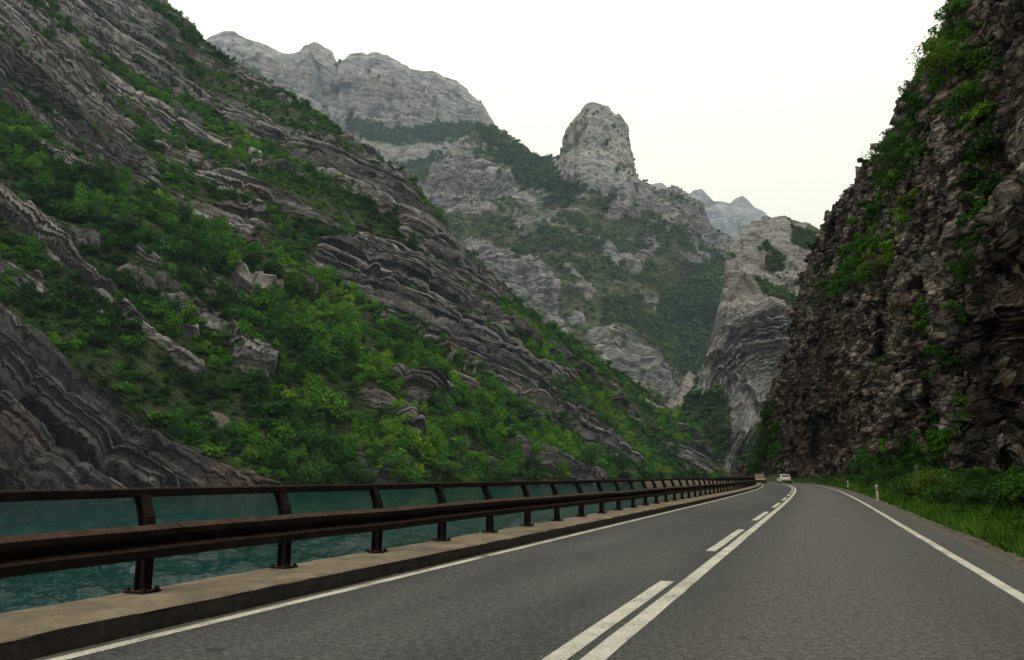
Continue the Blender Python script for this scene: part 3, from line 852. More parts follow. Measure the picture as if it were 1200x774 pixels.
# ---- folded buttress behind the road's bend ---------------------------
us = np.arange(770, 1075, 0.75)
ridge = [(770, 545), (785, 520), (796, 494), (808, 468), (820, 452), (828, 430), (836, 405), (843, 372), (848, 345), (853, 318), (857, 292), (866, 282), (876, 268), (886, 260), (898, 256), (908, 257), (920, 256), (932, 259), (945, 264), (960, 270), (1000, 290), (1075, 340)]
rv = lerp_row(ridge, us)
def brow(f, Ys):
    return at(us, f, lerp_row(Ys, us))
rows = [brow(np.full_like(us, 590), [(770, 440), (1075, 400)]), brow(np.maximum(500, rv + 4), [(770, 455), (850, 430), (930, 425), (1075, 420)]),
        brow(np.maximum(440, rv + 3), [(770, 470), (830, 462), (880, 445), (930, 440), (1075, 440)]), brow(np.maximum(365, rv + 2), [(770, 485), (840, 475), (880, 458), (1075, 450)]),
        brow(np.maximum(340, rv + 1.5), [(770, 490), (845, 486), (890, 490), (1075, 490)]), brow(rv, [(770, 500), (845, 510), (870, 540), (900, 560), (1075, 570)])]
b1 = rows[-1] + np.array([10, 35, -6.0]); b2 = rows[-1] + np.array([60, 300, 0]); b2[:, 2] = 5
P = blur_rows(surface(rows + [b1, b2], [60, 80, 95, 40, 120, 12, 14]), 3)
Nn = normals(P, unit((-0.2, -0.9, 0.3)))
tr_ = np.linspace(0, 1, P.shape[0])[:, None]
u, v = pix(P)
below = sstep(0, 50, np.hypot(np.maximum(v - np.interp(u, us, rv), 0), np.maximum(u - 850, 0) * 0))
P = P + Nn * ((0.3 + 0.7 * below) * (8 * fbm(P / 60, 3, 303) + 7 * fbm(P / np.array([22, 22, 50.0]), 4, 305, ridged=True)))[..., None]
veg4 = field(polys=[([(770, 560), (790, 480), (812, 462), (850, 458), (858, 500), (850, 560)], 1), ([(884, 325), (910, 335), (936, 352), (940, 372), (905, 352), (886, 338)], 0.9), ([(925, 262), (965, 270), (950, 300), (925, 290)], 0.7), ([(895, 285), (930, 300), (920, 325), (900, 310)], 0.6), ([(860, 520), (940, 510), (940, 580), (860, 580)], 0.6)], soft=14)
u, v = pix(P)
wn = fbm(P / 25, 4, 309)
vg = sample(veg4, u + 8 * wn, v + 8 * wn)
rk = np.clip(1 - vg - 0.5 * sstep(0.12, 0.4, fbm(P / 16, 4, 313)) * sstep(440, 300, v), 0, 1)
c0 = at(893, 385, 450)
ax = P[..., 0] - c0[0]
arch = -np.minimum(np.where(ax < 0, (ax / 30) ** 2 * 32, (ax / 40) ** 2 * 9), 60) * sstep(60, 18, P[..., 2] - c0[2])
NB4 = np.array([0.0, 0.15, 1.0]); BD4 = unit((1, 0.2, 0))
wa = (arch * -1) 
BB = P @ unit(NB4) + wa + 3.5 * fbm(P / 50, 3, 319); BA = P @ BD4; BC = P @ unit(np.cross(unit(NB4), BD4))
wl, we = worley(P / np.array([9.0, 9.0, 15.0]), 315)
lay4 = 0.25 + 0.75 * sample(field(polys=[([(820, 440), (850, 385), (890, 360), (945, 372), (950, 430), (900, 440), (850, 470)], 1), ([(850, 510), (950, 500), (950, 560), (850, 560)], 0.9), ([(860, 440), (940, 440), (930, 490), (870, 490)], 0.4)], soft=22), u + 6 * wn, v + 6 * wn)
disp = rk * (2.6 * lay4 * blocks(BB, BA, 8.0, 6, 317) + 1.5 * lay4 * blocks(BB, BA, 3.0, 5, 321) + 2.4 * wl + 2.6 * fbm(P / np.array([8, 8, 18.0]), 4, 323, ridged=True) + 1.2 * fbm(P / 4, 3, 324, ridged=True)) + (1 - rk) * 1.5 * fbm(P / 12, 3, 325)
P4 = P + Nn * ((0.6 + 0.4 * below) * disp)[..., None]
M_ROCK4 = rock_material("buttress_limestone", True, 4.0, 0.15, 0.8, 0.7, (0.075, 0.075, 0.08), (0.42, 0.415, 0.41), (0.24, 0.22, 0.19), (0.025, 0.05, 0.018), (0.075, 0.09, 0.035), 2.0)
me = np_mesh("folded_buttress", P4, grid_faces(*P4.shape[:2]), False, {"bed_up": BB, "bed_along": BA, "bed_across": BC, "veg": 1 - rk, "rust": 0 * rk, "scree": 0 * rk, "tone": 0 * rk + 1, "layering": lay4})
tag(link_mesh("folded_buttress", me, M_ROCK4), "pale rock buttress with arched folded strata beyond the bend", "rock buttress", None, 'structure')
dens = sstep(0.6, 0.2, rk) * (tr_ < 0.9)
q, k = pick_points(P4, dens, 3000, rng, 0.4)
qu, qv = pix(q)
scatter("buttress_woods", q, np.clip(rng.lognormal(0.2, 0.35, len(q)), 0.6, 2.6), np.clip(0.35 + 0.4 * fbm(q / 30, 3, 333) + rng.normal(0, 0.15, len(q)) - 0.25 * (qv > 440), 0, 1), FARB, "dark green trees at the foot of the folded buttress", "woodland", rng)

# ---- farthest blue peaks ----------------------------------------------
us = np.arange(690, 1010, 1.2)
ridge = [(690, 262), (740, 224), (752, 218), (762, 217), (775, 214), (784, 222), (796, 236), (806, 230), (813, 223), (822, 221), (829, 228), (836, 236), (846, 236), (856, 239), (863, 233), (870, 230), (877, 236), (884, 243), (893, 247), (900, 254), (910, 268), (950, 310), (1010, 360)]
rv = lerp_row(ridge, us)
rows = [at(us, 400, np.full_like(us, 3900)), at(us, np.maximum(300, rv + 20), np.full_like(us, 4100)), at(us, rv, np.full_like(us, 4300))]
b2 = rows[-1] + np.array([0, 900, 0]); b2[:, 2] = 10
P = blur_rows(surface(rows + [b2], [50, 130, 16]), 2)
Nn = normals(P, unit((0.1, -0.9, 0.4)))
u, v = pix(P)
below = 0.15 + 0.85 * sstep(0, 30, v - np.interp(u, us, rv))
P5 = P + Nn * (below * (70 * fbm(P / 360, 4, 403, ridged=True) + 36 * fbm(P / np.array([110, 110, 260.0]), 4, 405, ridged=True)))[..., None]
rk = np.clip(0.9 - 0.5 * sstep(0.1, 0.4, fbm(P / 90, 4, 407)), 0, 1)
BB = P5 @ NB3; BA = P5 @ BD3; BC = P5 @ np.cross(NB3, BD3)
M_ROCK5 = rock_material("far_limestone", True, 40.0, 0.3, 0.3, 0.4, (0.10, 0.10, 0.105), (0.36, 0.35, 0.34), (0.25, 0.23, 0.21), (0.05, 0.07, 0.035), (0.08, 0.09, 0.05), 12.0)
me = np_mesh("distant_peaks", P5, grid_faces(*P5.shape[:2]), False, {"bed_up": BB, "bed_along": BA, "bed_across": BC, "veg": 1 - rk, "rust": 0 * rk, "scree": 0 * rk, "tone": 0 * rk + 1, "layering": 0 * rk + 0.5})
tag(link_mesh("distant_peaks", me, M_ROCK5), "farthest pale blue peaks fading into haze behind the gorge", "mountain", None, 'structure')

# ---- right-hand cliff ---------------------------------------------------
ss = []
s_ = -24.0
while s_ < 178:
    ss.append(s_); s_ += 0.16 if s_ > 25 else 0.6
ss = np.array(ss)
fl = np.interp(ss, [-24, 20, 60, 100, 178], [10.5, 9.6, 9.4, 9.0, 9.2])
tops = [(-24, *road(-24, 30, 62)), (10, *road(10, 28, 62)), (40, *at(1330, -330, 50)), (58, *at(1215, -165, 63)), (75, *at(1120, 0, 78)), (80, *at(1102, 40, 83)), (87, *at(1088, 78, 90)),
        (94, *at(1062, 118, 97)), (101, *at(1040, 152, 104)), (110, *at(1008, 190, 113)), (118, *at(985, 232, 120)), (126, *at(965, 262, 128)), (134, *at(952, 312, 137)),
        (142, *at(938, 350, 146)), (149, *at(929, 385, 155)), (156, *at(920, 440, 163)), (163, *at(913, 490, 169)), (170, *at(903, 530, 175)), (178, *at(884, 556, 182))]
tops = np.array(tops, float)
top = np.stack([np.interp(ss, tops[:, 0], tops[:, i]) for i in (1, 2, 3)], -1)
foot = road(ss, fl, 0.3); foot0 = road(ss, fl - 0.6, -1.0)
t = np.linspace(0, 1, 400)
txy = (t ** 1.7)[:, None, None]
body = np.concatenate([foot[None, :, :2] * (1 - txy) + top[None, :, :2] * txy, foot[None, :, 2:] * (1 - t[:, None, None]) + top[None, :, 2:] * t[:, None, None]], -1)
rgt = np.stack([np.cos(np.interp(ss, S, HEAD)), -np.sin(np.interp(ss, S, HEAD)), 0 * ss], -1)
bk1 = top + rgt * 14 + np.array([0, 0, 3.0]) * sstep(178, 120, ss)[:, None]; bk2 = top + rgt * 70; bk2[:, 2] = top[:, 2] * 0.9
bk3 = top + rgt * 160; bk3[:, 2] = -5
P = np.concatenate([np.linspace(0, 1, 5, endpoint=False)[:, None, None] * (foot - foot0)[None] + foot0[None], body, surface([top, bk1, bk2, bk3], [18, 12, 8])[1:]], 0)
Nn = normals(P, unit((-0.9, -0.3, 0.2)))
rows_t = np.concatenate([np.zeros(5), t, np.linspace(1, 1.3, P.shape[0] - 405)])[:, None]
fade = sstep(0.0, 0.05, rows_t)
wn, wn2 = fbm(P / 5.0, 4, 507), fbm(P / 4.0, 4, 509)
def tilted(p):
    return p @ np.array([[0.88, 0, 0.47], [0, 1, 0], [-0.47, 0, 0.88]])
gully = field(polys=[([(1140, 335), (1166, 320), (1168, 470), (1160, 560), (1128, 572), (1118, 500), (1136, 420)], 1)], strokes=[([(1192, 0), (1178, 120), (1160, 330)], 7, 0.8), ([(955, 500), (956, 530)], 10, 1.0), ([(985, 395), (975, 450), (990, 520)], 5, 0.4), ([(1040, 500), (1032, 545)], 5, 0.5)], soft=14)
pillar = field(strokes=[([(1230, 60), (1205, 330), (1185, 480), (1165, 575)], 14, 1)], polys=[([(1180, 300), (1300, 200), (1300, 560), (1170, 580), (1185, 450)], 0.8)], soft=18)
wl1, we1 = worley(tilted(P) / np.array([4.2, 4.2, 13.0]) + 0.25 * wn[..., None], 511)
u, v = pix(P)
macro = (0.25 + 0.75 * sstep(0.0, 0.06, rows_t)) * (2.0 * fbm(P / np.array([14, 14, 24.0]), 3, 503) + 0.9 * fbm(P / 6.0, 3, 505, ridged=True)) + fade * (1.15 * wl1 - 0.8 * sstep(0.12, 0.0, we1))
macro = macro - 4.5 * sample(gully, u + 5 * wn, v + 6 * wn2) + 1.0 * sample(pillar, u + 5 * wn, v) * fade
P = resample_rows(P + Nn * macro[..., None], 1250, 6.0)
P = blur_rows(P, 2)
Nn = normals(P, unit((-0.9, -0.3, 0.2)))
wn, wn2 = fbm(P / 5.0, 4, 507), fbm(P / 4.0, 4, 509)
wl2, we2 = worley(tilted(P) / np.array([1.45, 1.45, 3.6]) + 0.3 * wn2[..., None], 517)
wl3, we3 = worley(tilted(P) / np.array([0.6, 0.6, 0.95]) + 0.25 * wn[..., None], 523)
cleft = sstep(0.42, 0.72, fbm(P / np.array([4.5, 4.5, 40.0]), 3, 531, ridged=True))
disp = fade * (-1.5 * cleft + 0.62 * wl2 - 0.62 * sstep(0.16, 0.0, we2) + 0.24 * wl3 - 0.24 * sstep(0.18, 0.0, we3) + 0.3 * fbm(P / 1.6, 4, 529, ridged=True))
P6 = P + Nn * disp[..., None]
veg5 = field(polys=[([(885, 480), (912, 470), (918, 510), (908, 552), (880, 560)], 0.9)],
             strokes=[([(1128, 20), (1108, 80), (1092, 105)], 14, 0.8), ([(1090, 92), (1130, 75), (1160, 80)], 15, 0.9), ([(1082, 140), (1054, 190), (1034, 240), (1012, 290), (992, 325)], 9, 0.95), ([(975, 340), (1005, 325), (1035, 305)], 14, 0.9),
                      ([(1170, 60), (1160, 120), (1165, 180), (1150, 250), (1130, 310), (1125, 360), (1118, 430)], 12, 0.9), ([(1150, 140), (1135, 130)], 14, 0.9), ([(1060, 190), (1085, 180)], 12, 0.7), ([(1075, 250), (1062, 280)], 8, 0.6),
                      ([(1010, 560), (1060, 545), (1110, 535), (1130, 560)], 12, 0.75), ([(1040, 440), (1060, 435)], 6, 0.5), ([(1120, 470), (1118, 520)], 12, 0.5), ([(962, 345), (955, 370)], 6, 0.6)], soft=14)
uu, vv = pix(P6)
vg = sample(veg5, uu + 6 * wn, vv + 6 * wn2)
offr = sstep(1210, 1260, uu) * 0.5 * sstep(0.1, 0.4, fbm(P6 / 12, 3, 531))
up = np.clip(np.maximum(vg, offr), 0, 1)
redz = field(strokes=[([(985, 400), (1000, 470), (1010, 540)], 22, 0.55), ([(1005, 440), (1000, 470)], 7, 0.9), ([(1195, 280), (1190, 480)], 16, 0.6), ([(940, 480), (945, 550)], 16, 0.5), ([(1180, 100), (1195, 180)], 10, 0.5)], soft=30)
rust = sample(redz, uu + 8 * wn, vv + 8 * wn2) * (0.5 + 0.5 * wn) + 0.25 * sstep(0.1, 0.5, fbm(P6 / 5, 3, 533)) * sstep(30, 10, P6[..., 2])
NB6 = unit((-0.47, 0.25, 0.85)); BD6 = unit(np.cross(NB6, (0.1, 0.95, -0.2)))
BB = P6 @ NB6 + 0.8 * fbm(P6 / 6, 3, 541); BA = P6 @ BD6; BC = P6 @ unit(np.cross(NB6, BD6))
M_ROCK6 = rock_material("dark_cliff_rock", False, 0.8, 0.2, 0.5, 0.7, (0.026, 0.022, 0.020), (0.36, 0.32, 0.285), (0.125, 0.092, 0.073), (0.012, 0.028, 0.007), (0.035, 0.062, 0.014), 0.38)
recess_shade = field(polys=[([(1138, 330), (1170, 315), (1172, 470), (1162, 565), (1125, 575), (1112, 500), (1132, 420)], 1)], strokes=[([(1196, 0), (1182, 120), (1162, 330)], 8, 0.9), ([(955, 498), (956, 532)], 11, 1.0), ([(1042, 490), (1034, 548)], 6, 0.6), ([(985, 395), (978, 450), (992, 530)], 7, 0.5), ([(1075, 330), (1060, 420)], 6, 0.5), ([(1100, 220), (1085, 290)], 8, 0.5)], soft=16)
tone6 = np.clip(1.0 + 0.55 * fbm(P6 / np.array([5, 5, 16.0]), 3, 545), 0.5, 1.6) * (1 - 0.78 * sample(recess_shade, uu + 7 * wn, vv + 7 * wn2))        # shade of the chimney, the cave and the clefts painted into the rock tone
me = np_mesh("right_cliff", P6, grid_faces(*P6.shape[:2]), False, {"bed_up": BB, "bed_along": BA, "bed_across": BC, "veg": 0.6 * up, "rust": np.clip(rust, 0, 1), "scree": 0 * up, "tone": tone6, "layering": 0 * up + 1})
tag(link_mesh("right_cliff", me, M_ROCK6), "dark brown jagged cliff rising straight beside the road", "cliff", None, 'structure')
SHRUB = proto_collection("cliff_shrub_clump", M_SCATTER, 1.0, 0.9, 6, 300, 0.062)
dens = sstep(0.25, 0.7, up) * (rows_t < 1.03) * (rows_t > 0.01) * (uu < 1260) * (0.3 + 0.7 * sstep(-0.2, 0.3, fbm(P6 / 3.5, 3, 535)))
q, k = pick_points(P6, dens, 4200, rng, 0.1)
q = q + Nn[:-1, :-1].reshape(-1, 3)[k] * 0.25
qu, qv = pix(q)
ylw = field(polys=[([(1085, 60), (1170, 60), (1165, 165), (1120, 160), (1090, 110)], 1)], strokes=[([(1030, 310), (1070, 250)], 14, 1), ([(1120, 330), (1118, 410)], 10, 0.6)], soft=30)
sc = np.clip(rng.lognormal(0.0, 0.38, len(q)), 0.4, 2.2) * 1.15
scatter("cliff_greenery", q, sc, np.clip(0.42 + 0.36 * sample(ylw, qu, qv) + 0.3 * fbm(q / 6, 3, 537) + rng.normal(0, 0.15, len(q)), 0, 1), SHRUB, "green creepers and scrub hanging in strips down the dark cliff", "scrub", rng)
dens = (rows_t > 0.955) * (rows_t < 1.08) * (uu < 1200) * (0.1 + sstep(0.0, 0.4, fbm(P6 / 4, 3, 539)))
q, k = pick_points(P6, dens, 260, rng, 0.0)
scatter("cliff_top_scrub", q, np.clip(rng.lognormal(-0.4, 0.4, len(q)), 0.3, 1.1), np.clip(0.35 + rng.normal(0, 0.18, len(q)), 0, 1), SHRUB, "thin scrub growing along the skyline edge of the dark cliff", "scrub", rng)

# ---- road -----------------------------------------------------------------
KERB_L, POST_L, BACK_L, EDGE_L, EDGE_R, KERB_R = -3.46, -4.20, -4.40, -3.29, 3.28, 4.02
S0, S1 = -14.0, 235.0
am, ant, ab = new_mat("asphalt")
ap = pos(ant)
rot = N(ant, "ShaderNodeMapping"); rot.vector_type = 'TEXTURE'
rot.inputs["Rotation"].default_value = (0, 0, -R(22.5))
L(ant, ap, rot.inputs["Vector"])
rv_ = rot.outputs["Vector"]
agg = math_(ant, 'ADD', math_(ant, 'MULTIPLY', noise(ant, ap, 60, 3, 0.8), 0.55), math_(ant, 'MULTIPLY', noise(ant, ap, 17, 4, 0.75), 0.45))
mid_ = noise(ant, scaled(ant, rv_, (1.1, 0.16, 1)), 1.0, 6, 0.6)
bigp = noise(ant, scaled(ant, rv_, (0.5, 0.1, 1)), 0.6, 3, 0.5)
acol = ramp(ant, agg, [(0.40, (0.008, 0.0085, 0.0095)), (0.50, (0.040, 0.043, 0.047)), (0.61, (0.125, 0.13, 0.135))])
acol = mix(ant, 0.8, acol, ramp(ant, mid_, [(0.32, (0.5, 0.52, 0.57)), (0.68, (1.4, 1.37, 1.3))]), 'MULTIPLY')
acol = mix(ant, 0.8, acol, ramp(ant, bigp, [(0.35, 0.55), (0.65, 1.2)]), 'MULTIPLY')
lat_a = attr(ant, "lat")
acol = mix(ant, ramp(ant, lat_a, [(0.0, 0.0), (0.10, 0.15), (0.46, 0.05), (0.60, 0.75), (0.72, 0.75), (0.84, 0.45), (1.0, 0.5)]), acol, ramp(ant, agg, [(0.40, (0.032, 0.032, 0.032)), (0.50, (0.095, 0.095, 0.091)), (0.61, (0.235, 0.232, 0.222))]))
vor = N(ant, "ShaderNodeTexVoronoi", feature='DISTANCE_TO_EDGE')
vor.inputs["Scale"].default_value = 0.22
wv = N(ant, "ShaderNodeVectorMath", operation='ADD')
nz = N(ant, "ShaderNodeTexNoise"); nz.inputs["Scale"].default_value = 0.9; nz.inputs["Detail"].default_value = 6
L(ant, rv_, nz.inputs["Vector"]); L(ant, rv_, wv.inputs[0]); L(ant, nz.outputs["Color"], wv.inputs[1])
L(ant, wv.outputs["Vector"], vor.inputs["Vector"])
crk = math_(ant, 'MULTIPLY', ramp(ant, vor.outputs["Distance"], [(0.0, 0.4), (0.005, 0.0)]), ramp(ant, noise(ant, ap, 0.15, 2), [(0.46, 0.0), (0.54, 1.0)]))
acol = mix(ant, crk, acol, (0.02, 0.02, 0.02))
specks = ramp(ant, noise(ant, ap, 3.2, 2, 0.4), [(0.70, 0.0), (0.73, 0.8)])
acol = mix(ant, specks, acol, (0.02, 0.02, 0.02))
L(ant, acol, ab.inputs["Base Color"])
ab.inputs["Roughness"].default_value = 0.82
ab.inputs["Specular IOR Level"].default_value = 0.35
bump(ant, ab, agg, 0.5, 0.006)
rs = np.arange(S0, S1 + .01, 1.0); rl = np.linspace(KERB_L - 0.02, KERB_R + 0.05, 31)
V = road(rs[:, None], rl[None], 0.0)
latv = np.broadcast_to((rl[None] - KERB_L) / (KERB_R - KERB_L), V.shape[:2])
me = np_mesh("road", V, grid_faces(*V.shape[:2], True), False, {"lat": latv})
tag(link_mesh("road", me, am), "grey asphalt road curving left along the foot of the cliff", "road", None, 'structure')

lm, lnt, lb = new_mat("road_paint")
lp = pos(lnt)
wear = math_(lnt, 'ADD', math_(lnt, 'MULTIPLY', noise(lnt, lp, 28, 5, 0.75), 0.6), math_(lnt, 'MULTIPLY', noise(lnt, lp, 1.7, 4, 0.6), 0.4))
L(lnt, ramp(lnt, wear, [(0.36, (0.10, 0.10, 0.095)), (0.44, (0.42, 0.41, 0.36)), (0.62, (0.72, 0.71, 0.62))]), lb.inputs["Base Color"])
def line(name, s0, s1, lat, w, z=0.004, step=0.5, label=None):
    n = max(2, int((s1 - s0) / step) + 1)
    a = np.linspace(s0, s1, n)
    e = 0.012 * fbm(np.stack([a * 3.1, a * 0 + lat, a * 0], -1), 2, 7)
    V = np.stack([road(a, lat - w / 2 + e, z), road(a, lat + w / 2 + e, z)], 1)
    o = link_mesh(name, np_mesh(name, V, grid_faces(n, 2, True)), lm)
    tag(o, label, "road marking", None, 'structure')
    return o
line("left_edge_line", S0, 10.4, EDGE_L, 0.125, label="white edge line beside the guardrail kerb, nearer piece")
line("left_edge_line", 10.52, S1, EDGE_L, 0.125, label="long white edge line beside the guardrail kerb past the gap")
line("right_edge_line", S0, S1, EDGE_R, 0.13, label="white edge line along the grass side of the road")
line("centre_line", S0, S1, 0.0, 0.16, label="solid white centre line of the road")
dl = ["broad white dash ending beside the solid line nearest the viewer", "second white dash along the solid centre line", "third white dash along the solid centre line", "fourth white dash along the solid centre line"]
for i in range(-1, 14):
    s0 = 3.55 + 9.0 * i
    line("centre_dash", s0, s0 + 5.3, -0.235, 0.155, label=dl[i] if 0 <= i < 4 else ("white centre dash behind the viewer" if i < 0 else "small far white dash along the solid centre line"))["group"] = "dashes along the centre line"

cm, cnt, cb = new_mat("weathered_concrete")
cp = pos(cnt)
cc = ramp(cnt, noise(cnt, cp, 2.2, 8, 0.7), [(0.28, (0.12, 0.095, 0.066)), (0.5, (0.25, 0.205, 0.145)), (0.72, (0.36, 0.305, 0.22))])
cc = mix(cnt, 0.6, cc, ramp(cnt, noise(cnt, cp, 40, 4, 0.7), [(0.3, 0.55), (0.7, 1.15)]), 'MULTIPLY')
cc = mix(cnt, ramp(cnt, noise(cnt, cp, 0.9, 5, 0.65), [(0.52, 0.0), (0.7, 0.75)]), cc, (0.075, 0.06, 0.045))
L(cnt, cc, cb.inputs["Base Color"])
bump(cnt, cb, noise(cnt, cp, 30, 6, 0.7), 0.6, 0.02)
fm, fnt, fb = new_mat("grimy_kerb_face")
L(fnt, ramp(fnt, noise(fnt, pos(fnt), 5, 7, 0.7), [(0.3, (0.014, 0.013, 0.012)), (0.7, (0.055, 0.047, 0.04))]), fb.inputs["Base Color"])
bump(fnt, fb, noise(fnt, pos(fnt), 18, 6, 0.7), 0.8, 0.03)
gmat, gnt2, gb2 = new_mat("gutter_dust")
L(gnt2, ramp(gnt2, noise(gnt2, pos(gnt2), 9, 7, 0.7), [(0.3, (0.05, 0.045, 0.04)), (0.7, (0.15, 0.135, 0.115))]), gb2.inputs["Base Color"])
def rough_strip(name, prof, mat, s0, s1, step, amp, seed, label, cat):
    a = np.arange(s0, s1, step); pr = np.array(prof, float)
    V = road(a[:, None], pr[None, :, 0], pr[None, :, 1])
    nrm = np.stack([fbm(V * np.array([2.3, 2.3, 4]) + 31 * i, 3, seed) for i in (1, 2, 3)], -1)
    V = V + nrm * amp
    o = link_mesh(name, np_mesh(name, V, grid_faces(len(a), len(pr), True)), mat)
    return tag(o, label, cat, None, 'structure')
rough_strip("gutter", [(KERB_L + 0.0, 0.004), (KERB_L + 0.11, 0.004)], gmat, S0, S1, 0.5, 0.0, 1, "dusty strip between the edge line and the kerb", "gutter")
KH = 0.17
rough_strip("kerb_face", [(KERB_L + 0.01, -0.05), (KERB_L + 0.005, 0.03), (KERB_L - 0.005, 0.09), (KERB_L - 0.02, KH - 0.02)], fm, S0, S1, 0.25, 0.022, 3, "grimy black face of the concrete kerb under the guardrail", "kerb")
rough_strip("parapet", [(KERB_L - 0.018, KH - 0.022), (KERB_L - 0.045, KH), (KERB_L - 0.25, KH + 0.012), (KERB_L - 0.5, KH + 0.01), (BACK_L + 0.03, KH), (BACK_L, KH - 0.03), (BACK_L - 0.02, -1.2), (BACK_L - 0.25, -4.0), (BACK_L - 0.4, -7.5)], cm, S0, S1, 0.25, 0.016, 5, "tan weathered concrete parapet carrying the guardrail above the river", "parapet")
km, knt, kb = new_mat("mossy_kerb")
L(knt, ramp(knt, noise(knt, pos(knt), 3.5, 7, 0.7), [(0.3, (0.03, 0.028, 0.022)), (0.5, (0.09, 0.078, 0.06)), (0.72, (0.20, 0.175, 0.135))]), kb.inputs["Base Color"])
bump(knt, kb, noise(knt, pos(knt), 22, 6, 0.7), 0.8, 0.03)
rough_strip("right_kerb", [(KERB_R - 0.03, -0.05), (KERB_R, 0.02), (KERB_R + 0.02, 0.045), (KERB_R + 0.10, 0.055), (KERB_R + 0.16, 0.02)], km, S0, 200, 0.18, 0.045, 9, "low crumbling concrete kerb between asphalt and grass", "kerb")
rough_strip("gravel_shoulder", [(KERB_R - 0.26, 0.004), (KERB_R - 0.12, 0.006), (KERB_R + 0.0, 0.006)], gmat, S0, 200, 0.5, 0.0, 11, "dusty brown strip outside the right edge line", "shoulder")

# ---- grass verge ------------------------------------------------------------
vm_, vnt, vb = new_mat("verge_soil")
L(vnt, ramp(vnt, noise(vnt, pos(vnt), 2.5, 7, 0.7), [(0.3, (0.012, 0.025, 0.006)), (0.7, (0.045, 0.075, 0.016))]), vb.inputs["Base Color"])
VLAT = np.array([KERB_R + 0.12, 4.6, 5.4, 6.4, 7.6, 8.8, 10.6]); VZ = np.array([0.03, 0.06, 0.10, 0.22, 0.48, 0.85, 1.6])
a = np.arange(S0, 182, 0.5)
pl = np.linspace(VLAT[0], VLAT[-1], 26)
V = road(a[:, None], pl[None], np.interp(pl, VLAT, VZ)[None])
V[..., 2] += 0.10 * fbm(V / 1.7, 3, 601) * sstep(4.2, 5.2, pl)[None]
me = np_mesh("verge", V, grid_faces(*V.shape[:2], True), True)
tag(link_mesh("verge", me, vm_), "grassy bank between the road and the cliff foot", "verge", None, 'structure')
def verge_z(lat):
    return np.interp(lat, VLAT, VZ)
n = 150000
rng = np.random.default_rng(21)
gs = 1.5 * (115 / 1.5) ** (rng.random(n) ** 0.8)
gl = 4.12 + 5.2 * rng.random(n) ** 1.15
base = road(gs, gl, verge_z(gl) - 0.02)
base[:, 2] += 0.10 * fbm(base * np.array([1 / 1.7, 1 / 1.7, 0]), 2, 601)
tall = 0.7 + 0.6 * sstep(-0.3, 0.4, fbm(base / 1.6, 3, 603)) + 0.5 * sstep(5.0, 7.0, gl)
hh = rng.lognormal(-2.1, 0.42, n).clip(0.05, 0.42) * tall
ww = rng.uniform(0.004, 0.008, n) * (1 + gs / 16)
ang = rng.uniform(0, 6.28, n); lean = rng.normal(0, 0.35, (n, 2)) * hh[:, None]
dx = np.stack([np.cos(ang), np.sin(ang), 0 * ang], -1) * ww[:, None]
midp = base + np.stack([lean[:, 0] * 0.35, lean[:, 1] * 0.35, hh * 0.6], -1)
tip = base + np.stack([lean[:, 0], lean[:, 1], hh], -1)
V = np.stack([base - dx, base + dx, midp + dx * 0.7, tip, midp - dx * 0.7], 1).reshape(-1, 3)
shade = np.clip(0.45 + 0.45 * fbm(base / 1.6, 4, 605) + rng.normal(0, 0.24, n) - 0.1, 0, 1)
GRASSM = leaf_material("verge_grass", [(0, (0.026, 0.080, 0.008)), (0.45, (0.062, 0.165, 0.012)), (0.8, (0.12, 0.235, 0.022)), (1, (0.20, 0.24, 0.05))], False)
me = np_mesh("grass", V, np.arange(5 * n).reshape(n, 5), False, {"shade": np.repeat(shade, 5)})
tag(link_mesh("grass", me, GRASSM), "fresh green grass on the bank beside the road", "grass", None, 'stuff')
n = 1500
gs = 9 * (150 / 9) ** rng.random(n); gl = 4.7 + 4.8 * rng.random(n) ** 0.7
WEED = proto_collection("verge_weed", M_SCATTER, 1.0, 0.9, 6, 420, 0.05)
p = road(gs, gl, verge_z(gl) - 0.05)
scatter("verge_weeds", p, rng.uniform(0.3, 0.8, n) * (0.55 + 0.5 * sstep(5.2, 8.5, gl)), np.clip(0.33 + 0.3 * fbm(p / 3, 3, 607) + rng.normal(0, 0.14, n), 0, 1), WEED, "leafy weeds and low brambles along the cliff foot", "weeds", rng)
n = 160
gs = 9 * (60 / 9) ** rng.random(n); gl = 4.4 + 3 * rng.random(n)
p = road(gs, gl, verge_z(gl) + rng.uniform(0.12, 0.24, n))
fl_m = np.array([(1, 0, 0), (0.3, 0.95, 0.1), (-0.8, 0.58, 0), (-0.8, -0.58, 0.1), (0.3, -0.95, 0)]) * 0.022
flm, _, flb = new_mat("yellow_petals"); flb.inputs["Base Color"].default_value = (0.55, 0.50, 0.08, 1)
me = np_mesh("wild_flowers", (p[:, None] + fl_m[None]).reshape(-1, 3), np.arange(5 * n).reshape(n, 5))
tag(link_mesh("wild_flowers", me, flm), "tiny pale yellow flowers dotted through the verge grass", "flowers", None, 'stuff')

